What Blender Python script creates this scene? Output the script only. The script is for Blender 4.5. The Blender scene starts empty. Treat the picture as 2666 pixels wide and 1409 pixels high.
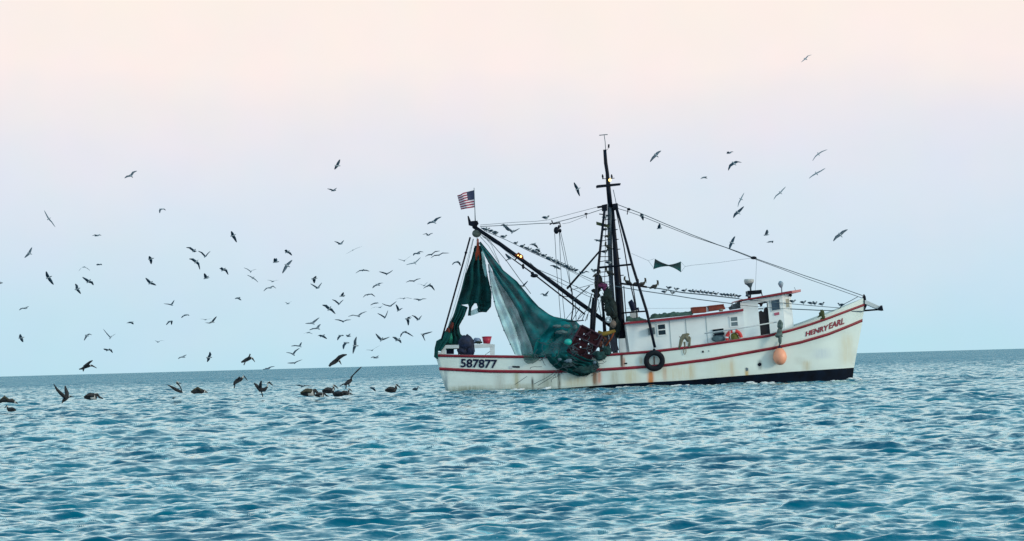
import bpy, math, random
import numpy as np
from mathutils import Vector, Matrix, noise as mnoise
random.seed(7); rng = np.random.RandomState(5)
SC = bpy.context.scene; COL = SC.collection
# ---------------------------------------------------------------- camera
F = 5435.0; CX, CY = 1333.0, 704.5            # focal length and centre of the 2666 x 1409 photograph
H = 1.59; D0 = 120.0                          # eye height, distance of the trawler's centre plane
A = math.radians(1.566); PITCH = math.atan(239.5*math.cos(A)/F)
FW = Vector((0, math.cos(PITCH), math.sin(PITCH)))
R0 = Vector((1, 0, 0)); U0 = Vector((0, -math.sin(PITCH), math.cos(PITCH)))
RC = R0*math.cos(A) - U0*math.sin(A); UC = R0*math.sin(A) + U0*math.cos(A)
cam = bpy.data.cameras.new('camera'); co = bpy.data.objects.new('camera', cam); COL.objects.link(co)
cam.sensor_width = 36; cam.lens = 36*F/2666; cam.clip_start = 0.5; cam.clip_end = 40000
M = Matrix.Identity(4)
for i in range(3): M[i][0], M[i][1], M[i][2] = RC[i], UC[i], -FW[i]
M[2][3] = H; co.matrix_world = M; SC.camera = co
# ---------------------------------------------------------------- sky, sun, exposure
SUN_EL, SUN_AZ = math.radians(14), math.radians(118)      # azimuth measured from +Y (view direction) towards +X
def lin(c):
    return tuple(((v/255)/12.92 if v/255 <= .04045 else ((v/255+.055)/1.055)**2.4) for v in c)
w = bpy.data.worlds.new('World'); SC.world = w; w.use_nodes = True
nt = w.node_tree; nt.nodes.clear(); N = nt.nodes.new; L = nt.links.new
wo = N('ShaderNodeOutputWorld'); bg = N('ShaderNodeBackground'); bg.inputs['Strength'].default_value = .1
sky = N('ShaderNodeTexSky'); sky.sky_type = 'NISHITA'; sky.sun_disc = False
sky.sun_elevation = SUN_EL; sky.sun_rotation = SUN_AZ; sky.air_density = 1; sky.dust_density = 2
tc = N('ShaderNodeTexCoord'); sx = N('ShaderNodeSeparateXYZ'); L(tc.outputs['Generated'], sx.inputs[0])
nz = N('ShaderNodeTexNoise'); nz.inputs['Scale'].default_value = 5; nz.inputs['Detail'].default_value = 4
mp = N('ShaderNodeMapping'); mp.inputs['Scale'].default_value = (1, 1, 3); L(tc.outputs['Generated'], mp.inputs[0]); L(mp.outputs[0], nz.inputs[0])
ma = N('ShaderNodeMath'); ma.operation = 'MULTIPLY_ADD'; ma.inputs[1].default_value = .05
L(nz.outputs['Fac'], ma.inputs[0])
mb = N('ShaderNodeMath'); mb.operation = 'SUBTRACT'; mb.inputs[1].default_value = .025
L(sx.outputs['Z'], ma.inputs[2]); L(ma.outputs[0], mb.inputs[0])
rp = N('ShaderNodeValToRGB'); L(mb.outputs[0], rp.inputs[0])
SKY = [(0, (190, 227, 242)), (.025, (201, 228, 243)), (.05, (210, 229, 243)), (.078, (221, 231, 243)), (.107, (234, 233, 241)), (.125, (243, 236, 238)), (.142, (253, 240, 236)),
       (.178, (255, 242, 233)), (.25, (240, 242, 243)), (.5, (208, 234, 243)), (1, (150, 198, 225))]
cr = rp.color_ramp; cr.interpolation = 'LINEAR'
while len(cr.elements) > 1: cr.elements.remove(cr.elements[-1])
for k, (p, c) in enumerate(SKY):
    e = cr.elements[0] if k == 0 else cr.elements.new(max(0, p))
    e.position = max(0, p); e.color = (*lin(c), 1)
sc10 = N('ShaderNodeVectorMath'); sc10.operation = 'SCALE'; sc10.inputs['Scale'].default_value = 10; L(rp.outputs[0], sc10.inputs[0])
fn = N('ShaderNodeTexNoise'); fn.inputs['Scale'].default_value = 34; fn.inputs['Detail'].default_value = 3; L(tc.outputs['Generated'], fn.inputs[0])
fr_ = N('ShaderNodeVectorMath'); fr_.operation = 'MULTIPLY_ADD'; fr_.inputs[1].default_value = (.09, .05, .06); fr_.inputs[2].default_value = (.955, .975, .97); L(fn.outputs['Color'], fr_.inputs[0])
fm_ = N('ShaderNodeVectorMath'); fm_.operation = 'MULTIPLY'; L(sc10.outputs[0], fm_.inputs[0]); L(fr_.outputs[0], fm_.inputs[1]); sc10 = fm_
mx = N('ShaderNodeMix'); mx.data_type = 'RGBA'; mx.inputs['Factor'].default_value = .98
L(sky.outputs[0], mx.inputs['A']); L(sc10.outputs[0], mx.inputs['B']); L(mx.outputs['Result'], bg.inputs['Color']); L(bg.outputs[0], wo.inputs[0])
sl = bpy.data.lights.new('sun', 'SUN'); sl.energy = 1.45; sl.angle = math.radians(14); sl.color = (1, .86, .68)
so = bpy.data.objects.new('sun', sl); COL.objects.link(so)
sd = Vector((math.sin(SUN_AZ)*math.cos(SUN_EL), math.cos(SUN_AZ)*math.cos(SUN_EL), math.sin(SUN_EL)))
so.rotation_euler = (-sd).to_track_quat('-Z', 'Y').to_euler()
SC.view_settings.view_transform = 'Standard'; SC.view_settings.look = 'None'; SC.view_settings.exposure = 0; SC.view_settings.gamma = 1
SC.cycles.max_bounces = 6; SC.cycles.transparent_max_bounces = 16
# ---------------------------------------------------------------- helpers
def P(px, py, lat=0.0):                       # point on the plane `lat` metres beyond the trawler's centre plane
    d = FW*F + RC*(px-CX) - UC*(py-CY)
    return Vector((0, 0, H)) + d*((D0+lat)/d.y)
def px2m(lat=0.0): return (D0+lat)/F
MATS = {}
def mat(name, rgb, rough=.6, var=.15, scale=3., metal=0, alpha=None, emit=None, srgb=False, bump=0, stretch=(1, 1, 1)):
    if name in MATS: return MATS[name]
    m = bpy.data.materials.new(name); m.use_nodes = True; t = m.node_tree; b = t.nodes['Principled BSDF']
    if srgb: rgb = lin(rgb)
    c = t.nodes.new('ShaderNodeTexCoord'); q = t.nodes.new('ShaderNodeMapping'); q.inputs['Scale'].default_value = stretch
    n = t.nodes.new('ShaderNodeTexNoise'); n.inputs['Scale'].default_value = scale; n.inputs['Detail'].default_value = 6
    t.links.new(c.outputs['Object'], q.inputs[0]); t.links.new(q.outputs[0], n.inputs[0])
    r = t.nodes.new('ShaderNodeValToRGB'); t.links.new(n.outputs['Fac'], r.inputs[0])
    r.color_ramp.elements[0].position = .3; r.color_ramp.elements[1].position = .7
    r.color_ramp.elements[0].color = (*[v*(1-var) for v in rgb], 1); r.color_ramp.elements[1].color = (*[min(1, v*(1+var)) for v in rgb], 1)
    t.links.new(r.outputs[0], b.inputs['Base Color']); b.inputs['Roughness'].default_value = rough; b.inputs['Metallic'].default_value = metal
    if bump:
        bp = t.nodes.new('ShaderNodeBump'); bp.inputs['Strength'].default_value = bump; bp.inputs['Distance'].default_value = .05
        t.links.new(n.outputs['Fac'], bp.inputs['Height']); t.links.new(bp.outputs[0], b.inputs['Normal'])
    if alpha is not None: b.inputs['Alpha'].default_value = alpha
    if emit: b.inputs['Emission Color'].default_value = (*rgb, 1); b.inputs['Emission Strength'].default_value = emit
    m['noise'] = n.name; MATS[name] = m; return m
SPLIT = {'mast_step', 'panel_seam', 'whip_antenna', 'boom_fitting', 'mast_head_block', 'window_ledge', 'rigging_shackle', 'sorting_table', 'forestay_clamp', 'window_frame', 'roof_bench', 'mast_lamp', 'roof_vent'}
class MB:
    def __init__(s): s.v = []; s.f = []; s.m = []; s.sm = []
    def face(s, idx, k=0, smooth=False): s.f.append(tuple(idx)); s.m.append(k); s.sm.append(smooth)
    def add(s, vs): b = len(s.v); s.v += [Vector(v) for v in vs]; return b
    def tube(s, pts, r, n=6, k=0, cap=True):
        pts = [Vector(p) for p in pts]; rs = r if isinstance(r, (list, tuple)) else [r]*len(pts); rings = []; up = Vector((.12, 1, .07)).normalized()
        for i, p in enumerate(pts):
            t = (pts[min(i+1, len(pts)-1)]-pts[max(i-1, 0)])
            t = t.normalized() if t.length > 1e-9 else Vector((0, 0, 1))
            a = t.cross(up); a = a.normalized() if a.length > 1e-4 else Vector((1, 0, 0)); b = t.cross(a)
            rr = rs[i] if isinstance(rs[i], (tuple, list)) else (rs[i], rs[i])
            rings.append(s.add([p + a*math.cos(2*math.pi*j/n)*rr[0] + b*math.sin(2*math.pi*j/n)*rr[1] for j in range(n)]))
        for i in range(len(rings)-1):
            for j in range(n): s.face((rings[i]+j, rings[i]+(j+1) % n, rings[i+1]+(j+1) % n, rings[i+1]+j), k, True)
        if cap: s.face([rings[0]+j for j in range(n)][::-1], k); s.face([rings[-1]+j for j in range(n)], k)
        return s
    def prism(s, poly, lat0, lat1, k=0):      # pixel outline at depth lat0, extruded straight back to lat1
        a = [P(x, y, lat0) for x, y in poly]; n = len(a); dv = Vector((0, lat1-lat0, 0))
        b = s.add(a); c = s.add([p+dv for p in a])
        s.face([b+i for i in range(n)], k); s.face([c+i for i in range(n)][::-1], k)
        for i in range(n): j = (i+1) % n; s.face((b+j, b+i, c+i, c+j), k)
        return s
    def ball(s, c, r, k=0, n=10, sq=(1, 1, 1), jit=0, seed=0):
        c = Vector(c); rows = []
        for i in range(n+1):
            th = math.pi*i/n; row = []
            for j in range(2*n):
                ph = math.pi*j/n; d = Vector((math.sin(th)*math.cos(ph), math.sin(th)*math.sin(ph), math.cos(th)))
                rr = r*(1+jit*mnoise.noise(d*2.2+Vector((seed*7.1, seed*3.3, 0)))+jit*.5*mnoise.noise(d*5+Vector((seed, 0, 9))))
                row.append(c+Vector((d.x*sq[0], d.y*sq[1], d.z*sq[2]))*rr)
            rows.append(s.add(row))
        for i in range(n):
            for j in range(2*n): s.face((rows[i]+j, rows[i+1]+j, rows[i+1]+(j+1) % (2*n), rows[i]+(j+1) % (2*n)), k, True)
        return s
    def torus(s, c, R, r, ax=(0, 1, 0), n=28, m=10, k=0, kk=None):
        ax = Vector(ax).normalized(); a = ax.cross(Vector((0, 0, 1))).normalized(); b = ax.cross(a); c = Vector(c); base = len(s.v)
        for i in range(n):
            d = a*math.cos(2*math.pi*i/n)+b*math.sin(2*math.pi*i/n)
            s.add([c+d*(R+r*math.cos(2*math.pi*j/m))+ax*r*math.sin(2*math.pi*j/m) for j in range(m)])
        for i in range(n):
            for j in range(m):
                s.face((base+i*m+j, base+((i+1) % n)*m+j, base+((i+1) % n)*m+(j+1) % m, base+i*m+(j+1) % m), kk(i) if kk else k, True)
        return s
    def sheet(s, rows, k=0, closed=False):
        n = len(rows[0]); b = [s.add(r) for r in rows]
        for i in range(len(rows)-1):
            for j in range(n-1): s.face((b[i]+j, b[i+1]+j, b[i+1]+j+1, b[i]+j+1), k, True)
        return s
    def build(s, name, mats, parent=None, loc=None):
        if name in SPLIT and parent is not None:
            p = list(range(len(s.v)))
            def fd(i):
                while p[i] != i: p[i] = p[p[i]]; i = p[i]
                return i
            for f in s.f:
                for i in f[1:]: p[fd(i)] = fd(f[0])
            gr = {}
            for k, f in enumerate(s.f): gr.setdefault(fd(f[0]), []).append(k)
            if len(gr) > 1:
                for ks in gr.values():
                    q = MB(); mp = {}
                    for k in ks:
                        for i in s.f[k]:
                            if i not in mp: mp[i] = len(q.v); q.v.append(s.v[i])
                        q.face([mp[i] for i in s.f[k]], s.m[k], s.sm[k])
                    o = q.build(name, mats, parent, loc)
                return o
        me = bpy.data.meshes.new(name); o = bpy.data.objects.new(name, me); COL.objects.link(o)
        if parent is not None:
            base = parent['_w'] if '_w' in parent else (0, 0, 0); base = Vector(base); o.parent = parent; o['_w'] = tuple(base)
        else:
            base = Vector(loc) if loc is not None else Vector((0, 0, 0)); o.location = base; o['_w'] = tuple(base)
        me.from_pydata([tuple(v-base) for v in s.v], [], s.f)
        for m in (mats if isinstance(mats, (list, tuple)) else [mats]): me.materials.append(m)
        me.polygons.foreach_set('material_index', s.m); me.polygons.foreach_set('use_smooth', s.sm); me.update()
        return o
def empty(name, loc):
    o = bpy.data.objects.new(name, None); COL.objects.link(o); o.location = loc; o['_w'] = tuple(loc); return o
def tag(o, label=None, cat=None, group=None, kind=None):
    if label: o['label'] = label
    if cat: o['category'] = cat
    if group: o['group'] = group
    if kind: o['kind'] = kind
    return o
def solid(o, t, off=0):
    m = o.modifiers.new('thick', 'SOLIDIFY'); m.thickness = t; m.offset = off; return o
def pl(pts, n):                               # resample a polyline by arc length
    pts = np.array(pts, float); d = np.r_[0, np.cumsum(np.hypot(*np.diff(pts, axis=0).T[:2]))]; q = np.linspace(0, d[-1], n)
    return np.stack([np.interp(q, d, pts[:, k]) for k in range(pts.shape[1])], 1)
# ---------------------------------------------------------------- materials
white = mat('white_paint', (.76, .85, .87), .45, .05, 1.2)
white2 = mat('grey_white_paint', (.55, .62, .64), .5, .1, 2)
red = mat('red_trim_paint', (.23, .006, .022), .5, .25, 2.5)
dark = mat('tarred_steel', (.002, .006, .016), .5, .5, 4)
steel = mat('grey_steel', (.1, .15, .18), .5, .3, 3)
rope = mat('grey_rope', (.04, .08, .1), .8, .2, 8)
prope = mat('pale_rope', (.4, .48, .52), .8, .2, 8)
navy = mat('navy_paint', (.008, .014, .045), .5, .1)
glass = mat('dark_window_glass', (.012, .03, .045), .12, .1)
gglass = mat('grey_window_glass', (.12, .18, .21), .2, .1)
rubber = mat('black_rubber', (.008, .012, .018), .7, .3, 6)
rustm = mat('rusty_steel', (.16, .045, .02), .8, .5, 5)
orange = mat('orange_buoy_plastic', (.95, .4, .24), .4, .1, 2)
teal = mat('teal_plastic', (.01, .42, .36), .4, .1)
redp = mat('red_plastic', (.4, .015, .05), .4, .1)
brownred = mat('red_brown_board', (.2, .045, .03), .8, .3, 4)
woodred = mat('weathered_red_board', (.03, .008, .012), .8, .6, 3)
olive = mat('olive_cloth', (.07, .085, .04), .9, .4, 4)
tarp = mat('green_grey_tarp', (.05, .1, .085), .9, .5, 3)
tan = mat('tan_rope', (.17, .17, .12), .9, .4, 6)
lampm = mat('lit_lamp', (1, .62, .18), .4, 0, emit=3.5)
bfeather = mat('slate_wing_feathers', (.022, .06, .095), .7, .3, 9)
lfeather = mat('pale_wing_feathers', (.16, .25, .31), .7, .2, 9)
mfeather = mat('mid_grey_wing_feathers', (.075, .12, .16), .7, .3, 9)
wfeather = mat('white_body_feathers', (.36, .43, .47), .7, .15, 9)
dhead = mat('dark_head_feathers', (.03, .06, .08), .7, .2, 9)
pfeather = mat('brown_pelican_feathers', (.035, .038, .042), .8, .5, 9)
pbrown = mat('tan_pelican_feathers', (.055, .058, .045), .8, .4, 9)
phead = mat('pale_pelican_head', (.5, .52, .5), .7, .1)
for _m in (woodred, tarp, olive, rubber, rustm, glass, dark, navy, bfeather, pfeather, pbrown, dhead, steel): _m.node_tree.nodes['Principled BSDF'].inputs['Specular IOR Level'].default_value = .15
def netmat(name, rgb, cover, scale=26):
    m = mat(name, rgb, .9, .5, 1.3); t = m.node_tree; t.nodes['Principled BSDF'].inputs['Specular IOR Level'].default_value = .1; b = t.nodes['Principled BSDF']; out = t.nodes['Material Output']
    tr = t.nodes.new('ShaderNodeBsdfTransparent'); mi = t.nodes.new('ShaderNodeMixShader')
    n = t.nodes.new('ShaderNodeTexNoise'); n.inputs['Scale'].default_value = 1.6; n.inputs['Detail'].default_value = 5
    c = t.nodes.new('ShaderNodeTexCoord'); t.links.new(c.outputs['Object'], n.inputs[0])
    mr = t.nodes.new('ShaderNodeMapRange'); mr.inputs['From Min'].default_value = .3; mr.inputs['From Max'].default_value = .7
    mr.inputs['To Min'].default_value = cover[0]; mr.inputs['To Max'].default_value = cover[1]
    t.links.new(n.outputs['Fac'], mr.inputs['Value']); t.links.new(mr.outputs[0], mi.inputs[0])
    t.links.new(tr.outputs[0], mi.inputs[1]); t.links.new(b.outputs[0], mi.inputs[2]); t.links.new(mi.outputs[0], out.inputs[0]); return m
netdark = netmat('dark_green_netting', (.004, .055, .058), (.92, 1))
netmid = netmat('teal_green_netting', (.003, .13, .145), (.78, .96))
netpale = netmat('pale_open_netting', (.3, .52, .54), (.45, .65))
netred = mat('red_chafing_rope', (.28, .04, .015), .9, .4, 6)
# ---------------------------------------------------------------- water
def make_water():
    ys = [2.0]
    while ys[-1] < 11: ys.append(ys[-1]*1.06)
    while ys[-1] < 16: ys.append(ys[-1]*1.01)
    while ys[-1] < 320: ys.append(ys[-1]*1.0024)
    while ys[-1] < 900: ys.append(ys[-1]*1.006)
    while ys[-1] < 30000: ys.append(ys[-1]*1.05)
    ys = np.array([-300., -40.] + ys); ny = len(ys)
    t = np.concatenate([[-6, -2, -.9, -.5], np.linspace(-.33, .33, 760), [.5, .9, 2, 6]])
    Y = np.repeat(ys[:, None], len(t), 1); X = t[None, :]*np.maximum(Y, 60)
    inner = np.abs(t) <= .331
    Xn = t[None, :]*np.maximum(Y, 8); X = np.where(inner[None, :], Xn, X)
    Z = np.zeros_like(X); DX = np.zeros_like(X); DY = np.zeros_like(X)
    fade = np.clip((650-Y)/400, 0, 1)*np.clip((Y-5)/5, 0, 1); fade[:, :4] = 0; fade[:, -4:] = 0
    wind = math.radians(-80)
    for i in range(130):
        lam = .14*(5.0/.14)**(i/129.); k = 2*math.pi/lam
        th = wind + rng.normal(0, .42 if lam < .7 else .62); kx, ky = k*math.cos(th), k*math.sin(th)
        amp = .0098*lam*rng.uniform(.5, 1.4)*np.clip((1.0 if lam < .42 else (.42/lam)**1.6)*(1+5*np.clip((Y-20)/45, 0, 1)*(1 if lam > .8 else 0)), 0, 1)
        sp = Y*.0024
        vis = np.clip(lam/(2.5*sp)-.3, 0, 1)*fade
        grp = 1+.5*np.sin(kx*.11*X+ky*.09*Y+i*1.7)*np.cos(ky*.13*X-kx*.1*Y+i)
        ph = kx*X+ky*Y+rng.uniform(0, 6.28); a = amp*vis*grp
        Z += a*np.sin(ph); DX += .6*a*math.cos(th)*np.cos(ph); DY += .6*a*math.sin(th)*np.cos(ph)
    X += DX; Y = Y+DY
    n = len(t); V = np.stack([X, Y, Z], -1).reshape(-1, 3).astype('f')
    idx = np.arange(ny*n).reshape(ny, n)
    q = np.stack([idx[:-1, :-1], idx[:-1, 1:], idx[1:, 1:], idx[1:, :-1]], -1).reshape(-1, 4)
    me = bpy.data.meshes.new('water'); me.vertices.add(len(V)); me.vertices.foreach_set('co', V.ravel())
    me.loops.add(q.size); me.loops.foreach_set('vertex_index', q.ravel().astype('i'))
    me.polygons.add(len(q)); me.polygons.foreach_set('loop_start', np.arange(0, q.size, 4, dtype='i'))
    me.update(calc_edges=True); me.polygons.foreach_set('use_smooth', np.ones(len(q), bool))
    o = bpy.data.objects.new('water', me); COL.objects.link(o); o['kind'] = 'structure'
    m = bpy.data.materials.new('choppy_sea_water'); m.use_nodes = True; tn = m.node_tree; b = tn.nodes['Principled BSDF']; N = tn.nodes.new; L = tn.links.new
    b.inputs['Roughness'].default_value = .13; b.inputs['IOR'].default_value = 1.85; b.inputs['Specular Tint'].default_value = (.8, .96, 1, 1)
    geo = N('ShaderNodeNewGeometry'); acc = geo.outputs['Normal']
    ng = N('ShaderNodeTexNoise'); mg = N('ShaderNodeMapping'); mg.inputs['Scale'].default_value = (.07, .16, 1); L(geo.outputs['Position'], mg.inputs[0]); L(mg.outputs[0], ng.inputs[0]); ng.inputs['Scale'].default_value = 1; ng.inputs['Detail'].default_value = 3
    gust = N('ShaderNodeMapRange'); gust.inputs['From Min'].default_value = .36; gust.inputs['From Max'].default_value = .6; gust.inputs['To Min'].default_value = .35; gust.inputs['To Max'].default_value = 1.1; L(ng.outputs['Fac'], gust.inputs['Value'])
    for sc, st, d in WN:
        mp = N('ShaderNodeMapping'); mp.inputs['Scale'].default_value = (sc*st, sc, 1); mp.inputs['Rotation'].default_value = (0, 0, .22)
        L(geo.outputs['Position'], mp.inputs[0]); nz = N('ShaderNodeTexNoise'); nz.inputs['Scale'].default_value = 1; nz.inputs['Detail'].default_value = 5; nz.inputs['Roughness'].default_value = .68
        nz.inputs['Distortion'].default_value = .3
        L(mp.outputs[0], nz.inputs[0]); v1 = N('ShaderNodeVectorMath'); v1.operation = 'SUBTRACT'; v1.inputs[1].default_value = (.5, .5, .5); L(nz.outputs['Color'], v1.inputs[0])
        v2 = N('ShaderNodeVectorMath'); v2.operation = 'MULTIPLY'; v2.inputs[1].default_value = (d*.6, d, 0); L(v1.outputs[0], v2.inputs[0]); vg = N('ShaderNodeVectorMath'); vg.operation = 'SCALE'; L(v2.outputs[0], vg.inputs[0]); L(gust.outputs[0], vg.inputs['Scale']); v2 = vg
        v3 = N('ShaderNodeVectorMath'); v3.operation = 'ADD'; L(acc, v3.inputs[0]); L(v2.outputs[0], v3.inputs[1]); acc = v3.outputs[0]
    spx = N('ShaderNodeSeparateXYZ'); L(geo.outputs['Position'], spx.inputs[0]); mrr = N('ShaderNodeMapRange'); mrr.inputs['From Min'].default_value = 40; mrr.inputs['From Max'].default_value = 330; mrr.inputs['To Min'].default_value = 0.0; mrr.inputs['To Max'].default_value = -.35
    L(spx.outputs['Y'], mrr.inputs['Value']); cb = N('ShaderNodeCombineXYZ'); L(mrr.outputs[0], cb.inputs['Y']); v3 = N('ShaderNodeVectorMath'); v3.operation = 'ADD'; L(acc, v3.inputs[0]); L(cb.outputs[0], v3.inputs[1]); acc = v3.outputs[0]
    vn = N('ShaderNodeVectorMath'); vn.operation = 'NORMALIZE'; L(acc, vn.inputs[0]); L(vn.outputs[0], b.inputs['Normal'])
    n2 = N('ShaderNodeTexNoise'); mp = N('ShaderNodeMapping'); mp.inputs['Scale'].default_value = (.11, .05, 1); L(geo.outputs['Position'], mp.inputs[0]); L(mp.outputs[0], n2.inputs[0]); n2.inputs['Detail'].default_value = 4
    r = N('ShaderNodeValToRGB'); L(n2.outputs['Fac'], r.inputs[0]); r.color_ramp.elements[0].position = .35; r.color_ramp.elements[1].position = .68
    r.color_ramp.elements[0].color = (.0003, .08, .15, 1); r.color_ramp.elements[1].color = (.001, .17, .25, 1)
    # whitecaps: sparse broken foam where the chop is highest
    n3 = N('ShaderNodeTexNoise'); mp = N('ShaderNodeMapping'); mp.inputs['Scale'].default_value = (.5, .9, 1); L(geo.outputs['Position'], mp.inputs[0]); L(mp.outputs[0], n3.inputs[0]); n3.inputs['Detail'].default_value = 9; n3.inputs['Roughness'].default_value = .68
    r3 = N('ShaderNodeValToRGB'); L(n3.outputs['Fac'], r3.inputs[0]); r3.color_ramp.elements[0].position = .665; r3.color_ramp.elements[1].position = .73
    mi = N('ShaderNodeMix'); mi.data_type = 'RGBA'; L(r3.outputs[0], mi.inputs['Factor']); L(r.outputs[0], mi.inputs['A']); mi.inputs['B'].default_value = (.75, .82, .84, 1); L(mi.outputs['Result'], b.inputs['Base Color'])
    mr = N('ShaderNodeMapRange'); L(r3.outputs[0], mr.inputs['Value']); mr.inputs['To Min'].default_value = .13; mr.inputs['To Max'].default_value = .8; L(mr.outputs[0], b.inputs['Roughness'])
    gl = N('ShaderNodeBsdfGlossy'); gl.inputs['Color'].default_value = (.74, .965, 1, 1); gl.inputs['Roughness'].default_value = .06; L(vn.outputs[0], gl.inputs['Normal'])
    fr = N('ShaderNodeFresnel'); fr.inputs['IOR'].default_value = 1.5; L(vn.outputs[0], fr.inputs['Normal']); fq = N('ShaderNodeMapRange'); fq.inputs['From Min'].default_value = .045; fq.inputs['From Max'].default_value = .5; fq.inputs['To Max'].default_value = .95; L(fr.outputs[0], fq.inputs['Value']); fr = fq
    df = N('ShaderNodeBsdfDiffuse'); L(mi.outputs['Result'], df.inputs['Color'])
    iv = N('ShaderNodeMath'); iv.operation = 'SUBTRACT'; iv.inputs[0].default_value = 1; L(r3.outputs[0], iv.inputs[1]); fm = N('ShaderNodeMath'); fm.operation = 'MULTIPLY'; L(fr.outputs[0], fm.inputs[0]); L(iv.outputs[0], fm.inputs[1])
    ms = N('ShaderNodeMixShader'); L(fm.outputs[0], ms.inputs[0]); L(df.outputs[0], ms.inputs[1]); L(gl.outputs[0], ms.inputs[2]); L(ms.outputs[0], tn.nodes['Material Output'].inputs['Surface'])
    tn.nodes.remove(b)
    me.materials.append(m); return o
WN = ((.08, .4, .3), (.4, .5, .3), (1.5, .5, .75), (5, .45, 1.5), (14, .4, 1.3))
make_water()
# ================================================================ TRAWLER
BOAT = empty('trawler', P(1690, 1006, 0)); BOAT.location.z = 0; BOAT['_w'] = (BOAT.location.x, BOAT.location.y, 0)
tag(BOAT, 'white wooden shrimp trawler with red trim stripes, black masts and hoisted nets', 'trawler')
HB = 3.0
SHEER = [(1134, 923), (1230, 925), (1406, 927), (1500, 925.5), (1581, 921.5), (1705, 912), (1799, 901), (1900, 886.5), (2000, 872), (2061, 857), (2108, 842.5), (2155, 826.5), (2202, 808.5), (2252, 790)]
CAP = [(1133.5, 922), (1230, 924), (1406, 926), (1500, 924.5), (1581, 920.5), (1705, 911), (1799, 900), (1900, 885.5), (2000, 870.5), (2050, 856), (2108, 836), (2155, 817), (2202, 797), (2251, 775)]
RAIL2 = [(1143.5, 957), (1274, 963.5), (1400, 964.5), (1444, 964.5), (1562, 959.5), (1648, 954), (1734, 947.5), (1799, 938.6), (1850, 932.5), (2014, 903), (2085, 888), (2155, 867.5), (2202, 849), (2245, 831)]
BOOT = [(1162.5, 1021), (1351, 1017), (1451, 1012), (1610, 1000), (1799, 989.5), (1850, 984.5), (2061, 968), (2223, 957.5)]
def shift(c, d): return [(x, y+d) for x, y in c]
B_TOP = ([0, .1, .25, .45, .65, .8, .9, .96, 1], [.80, .88, .97, 1, .95, .77, .52, .27, .02])
B_LOW = ([0, .1, .25, .45, .65, .8, .9, .96, 1], [.70, .80, .92, .96, .85, .56, .31, .14, .015])
LV = [CAP, SHEER, shift(SHEER, 6), RAIL2, shift(RAIL2, 7), BOOT]
NU = 150; US = np.linspace(0, 1, NU)**.96
levels = []                                  # per level: x(u), z(u), b(u)
for li, c in enumerate(LV):
    f = li/6.5; c = pl(c, 60)
    def bw(u, f=f): return HB*((1-f)*np.interp(u, *B_TOP)+f*np.interp(u, *B_LOW))
    xs = P(c[0][0], c[0][1], -bw(0)).x; xb = P(c[-1][0], c[-1][1], 0).x; X = []; Z = []
    for px, py in c:
        u = (px-c[0][0])/(c[-1][0]-c[0][0])
        for _ in range(6):
            p = P(px, py, -bw(u)); u = min(1, max(0, (p.x-xs)/(xb-xs)))
        X.append(p.x); Z.append(p.z)
    X = np.array(X); xu = xs+US*(xb-xs); levels.append((xu, np.interp(xu, X, Z), bw(US)))
xs = P(1164, 1027, -2.1).x; xb = P(2219, 984, 0).x
bl = HB*np.interp(US, *B_LOW)
levels.append((xs+US*(xb-xs), np.zeros(NU), bl*.97)); levels.append((xs+.3+US*(xb-xs-1), np.zeros(NU)-.9, bl*.8))
levels = [tuple(map(np.array, l)) for l in levels]
def hull_pt(px, py, out=.03):                # the near side of the hull behind a pixel
    lat = -2.5
    for _ in range(12):
        p = P(px, py, lat); zz = []; bb = []
        for x, z, b in levels: zz.append(np.interp(p.x, x, z)); bb.append(np.interp(p.x, x, b))
        lat = -float(np.interp(-p.z, [-q for q in zz], bb))
    return P(px, py, lat-out)
Y0 = D0
hm = MB(); SUB = 5; rows = []; bands = []
for i in range(len(levels)-1):
    for s in range(SUB):
        f = s/SUB; rows.append([(1-f)*a+f*b for a, b in zip(levels[i], levels[i+1])]); bands.append(i)
rows.append(levels[-1]); 
for side in (-1, 1):
    base = [hm.add([(x[j], Y0+side*b[j], z[j]) for j in range(NU)]) for x, z, b in rows]
    for i in range(len(rows)-1):
        k = 1 if bands[i] >= 5 else 0
        for j in range(NU-1):
            q = (base[i]+j, base[i+1]+j, base[i+1]+j+1, base[i]+j+1); hm.face(q if side < 0 else q[::-1], k, True)
    if side < 0: bs = base
    else:
        for i in range(len(rows)-1): hm.face((bs[i], base[i], base[i+1], bs[i+1]), 1 if bands[i] >= 5 else 0)
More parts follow.
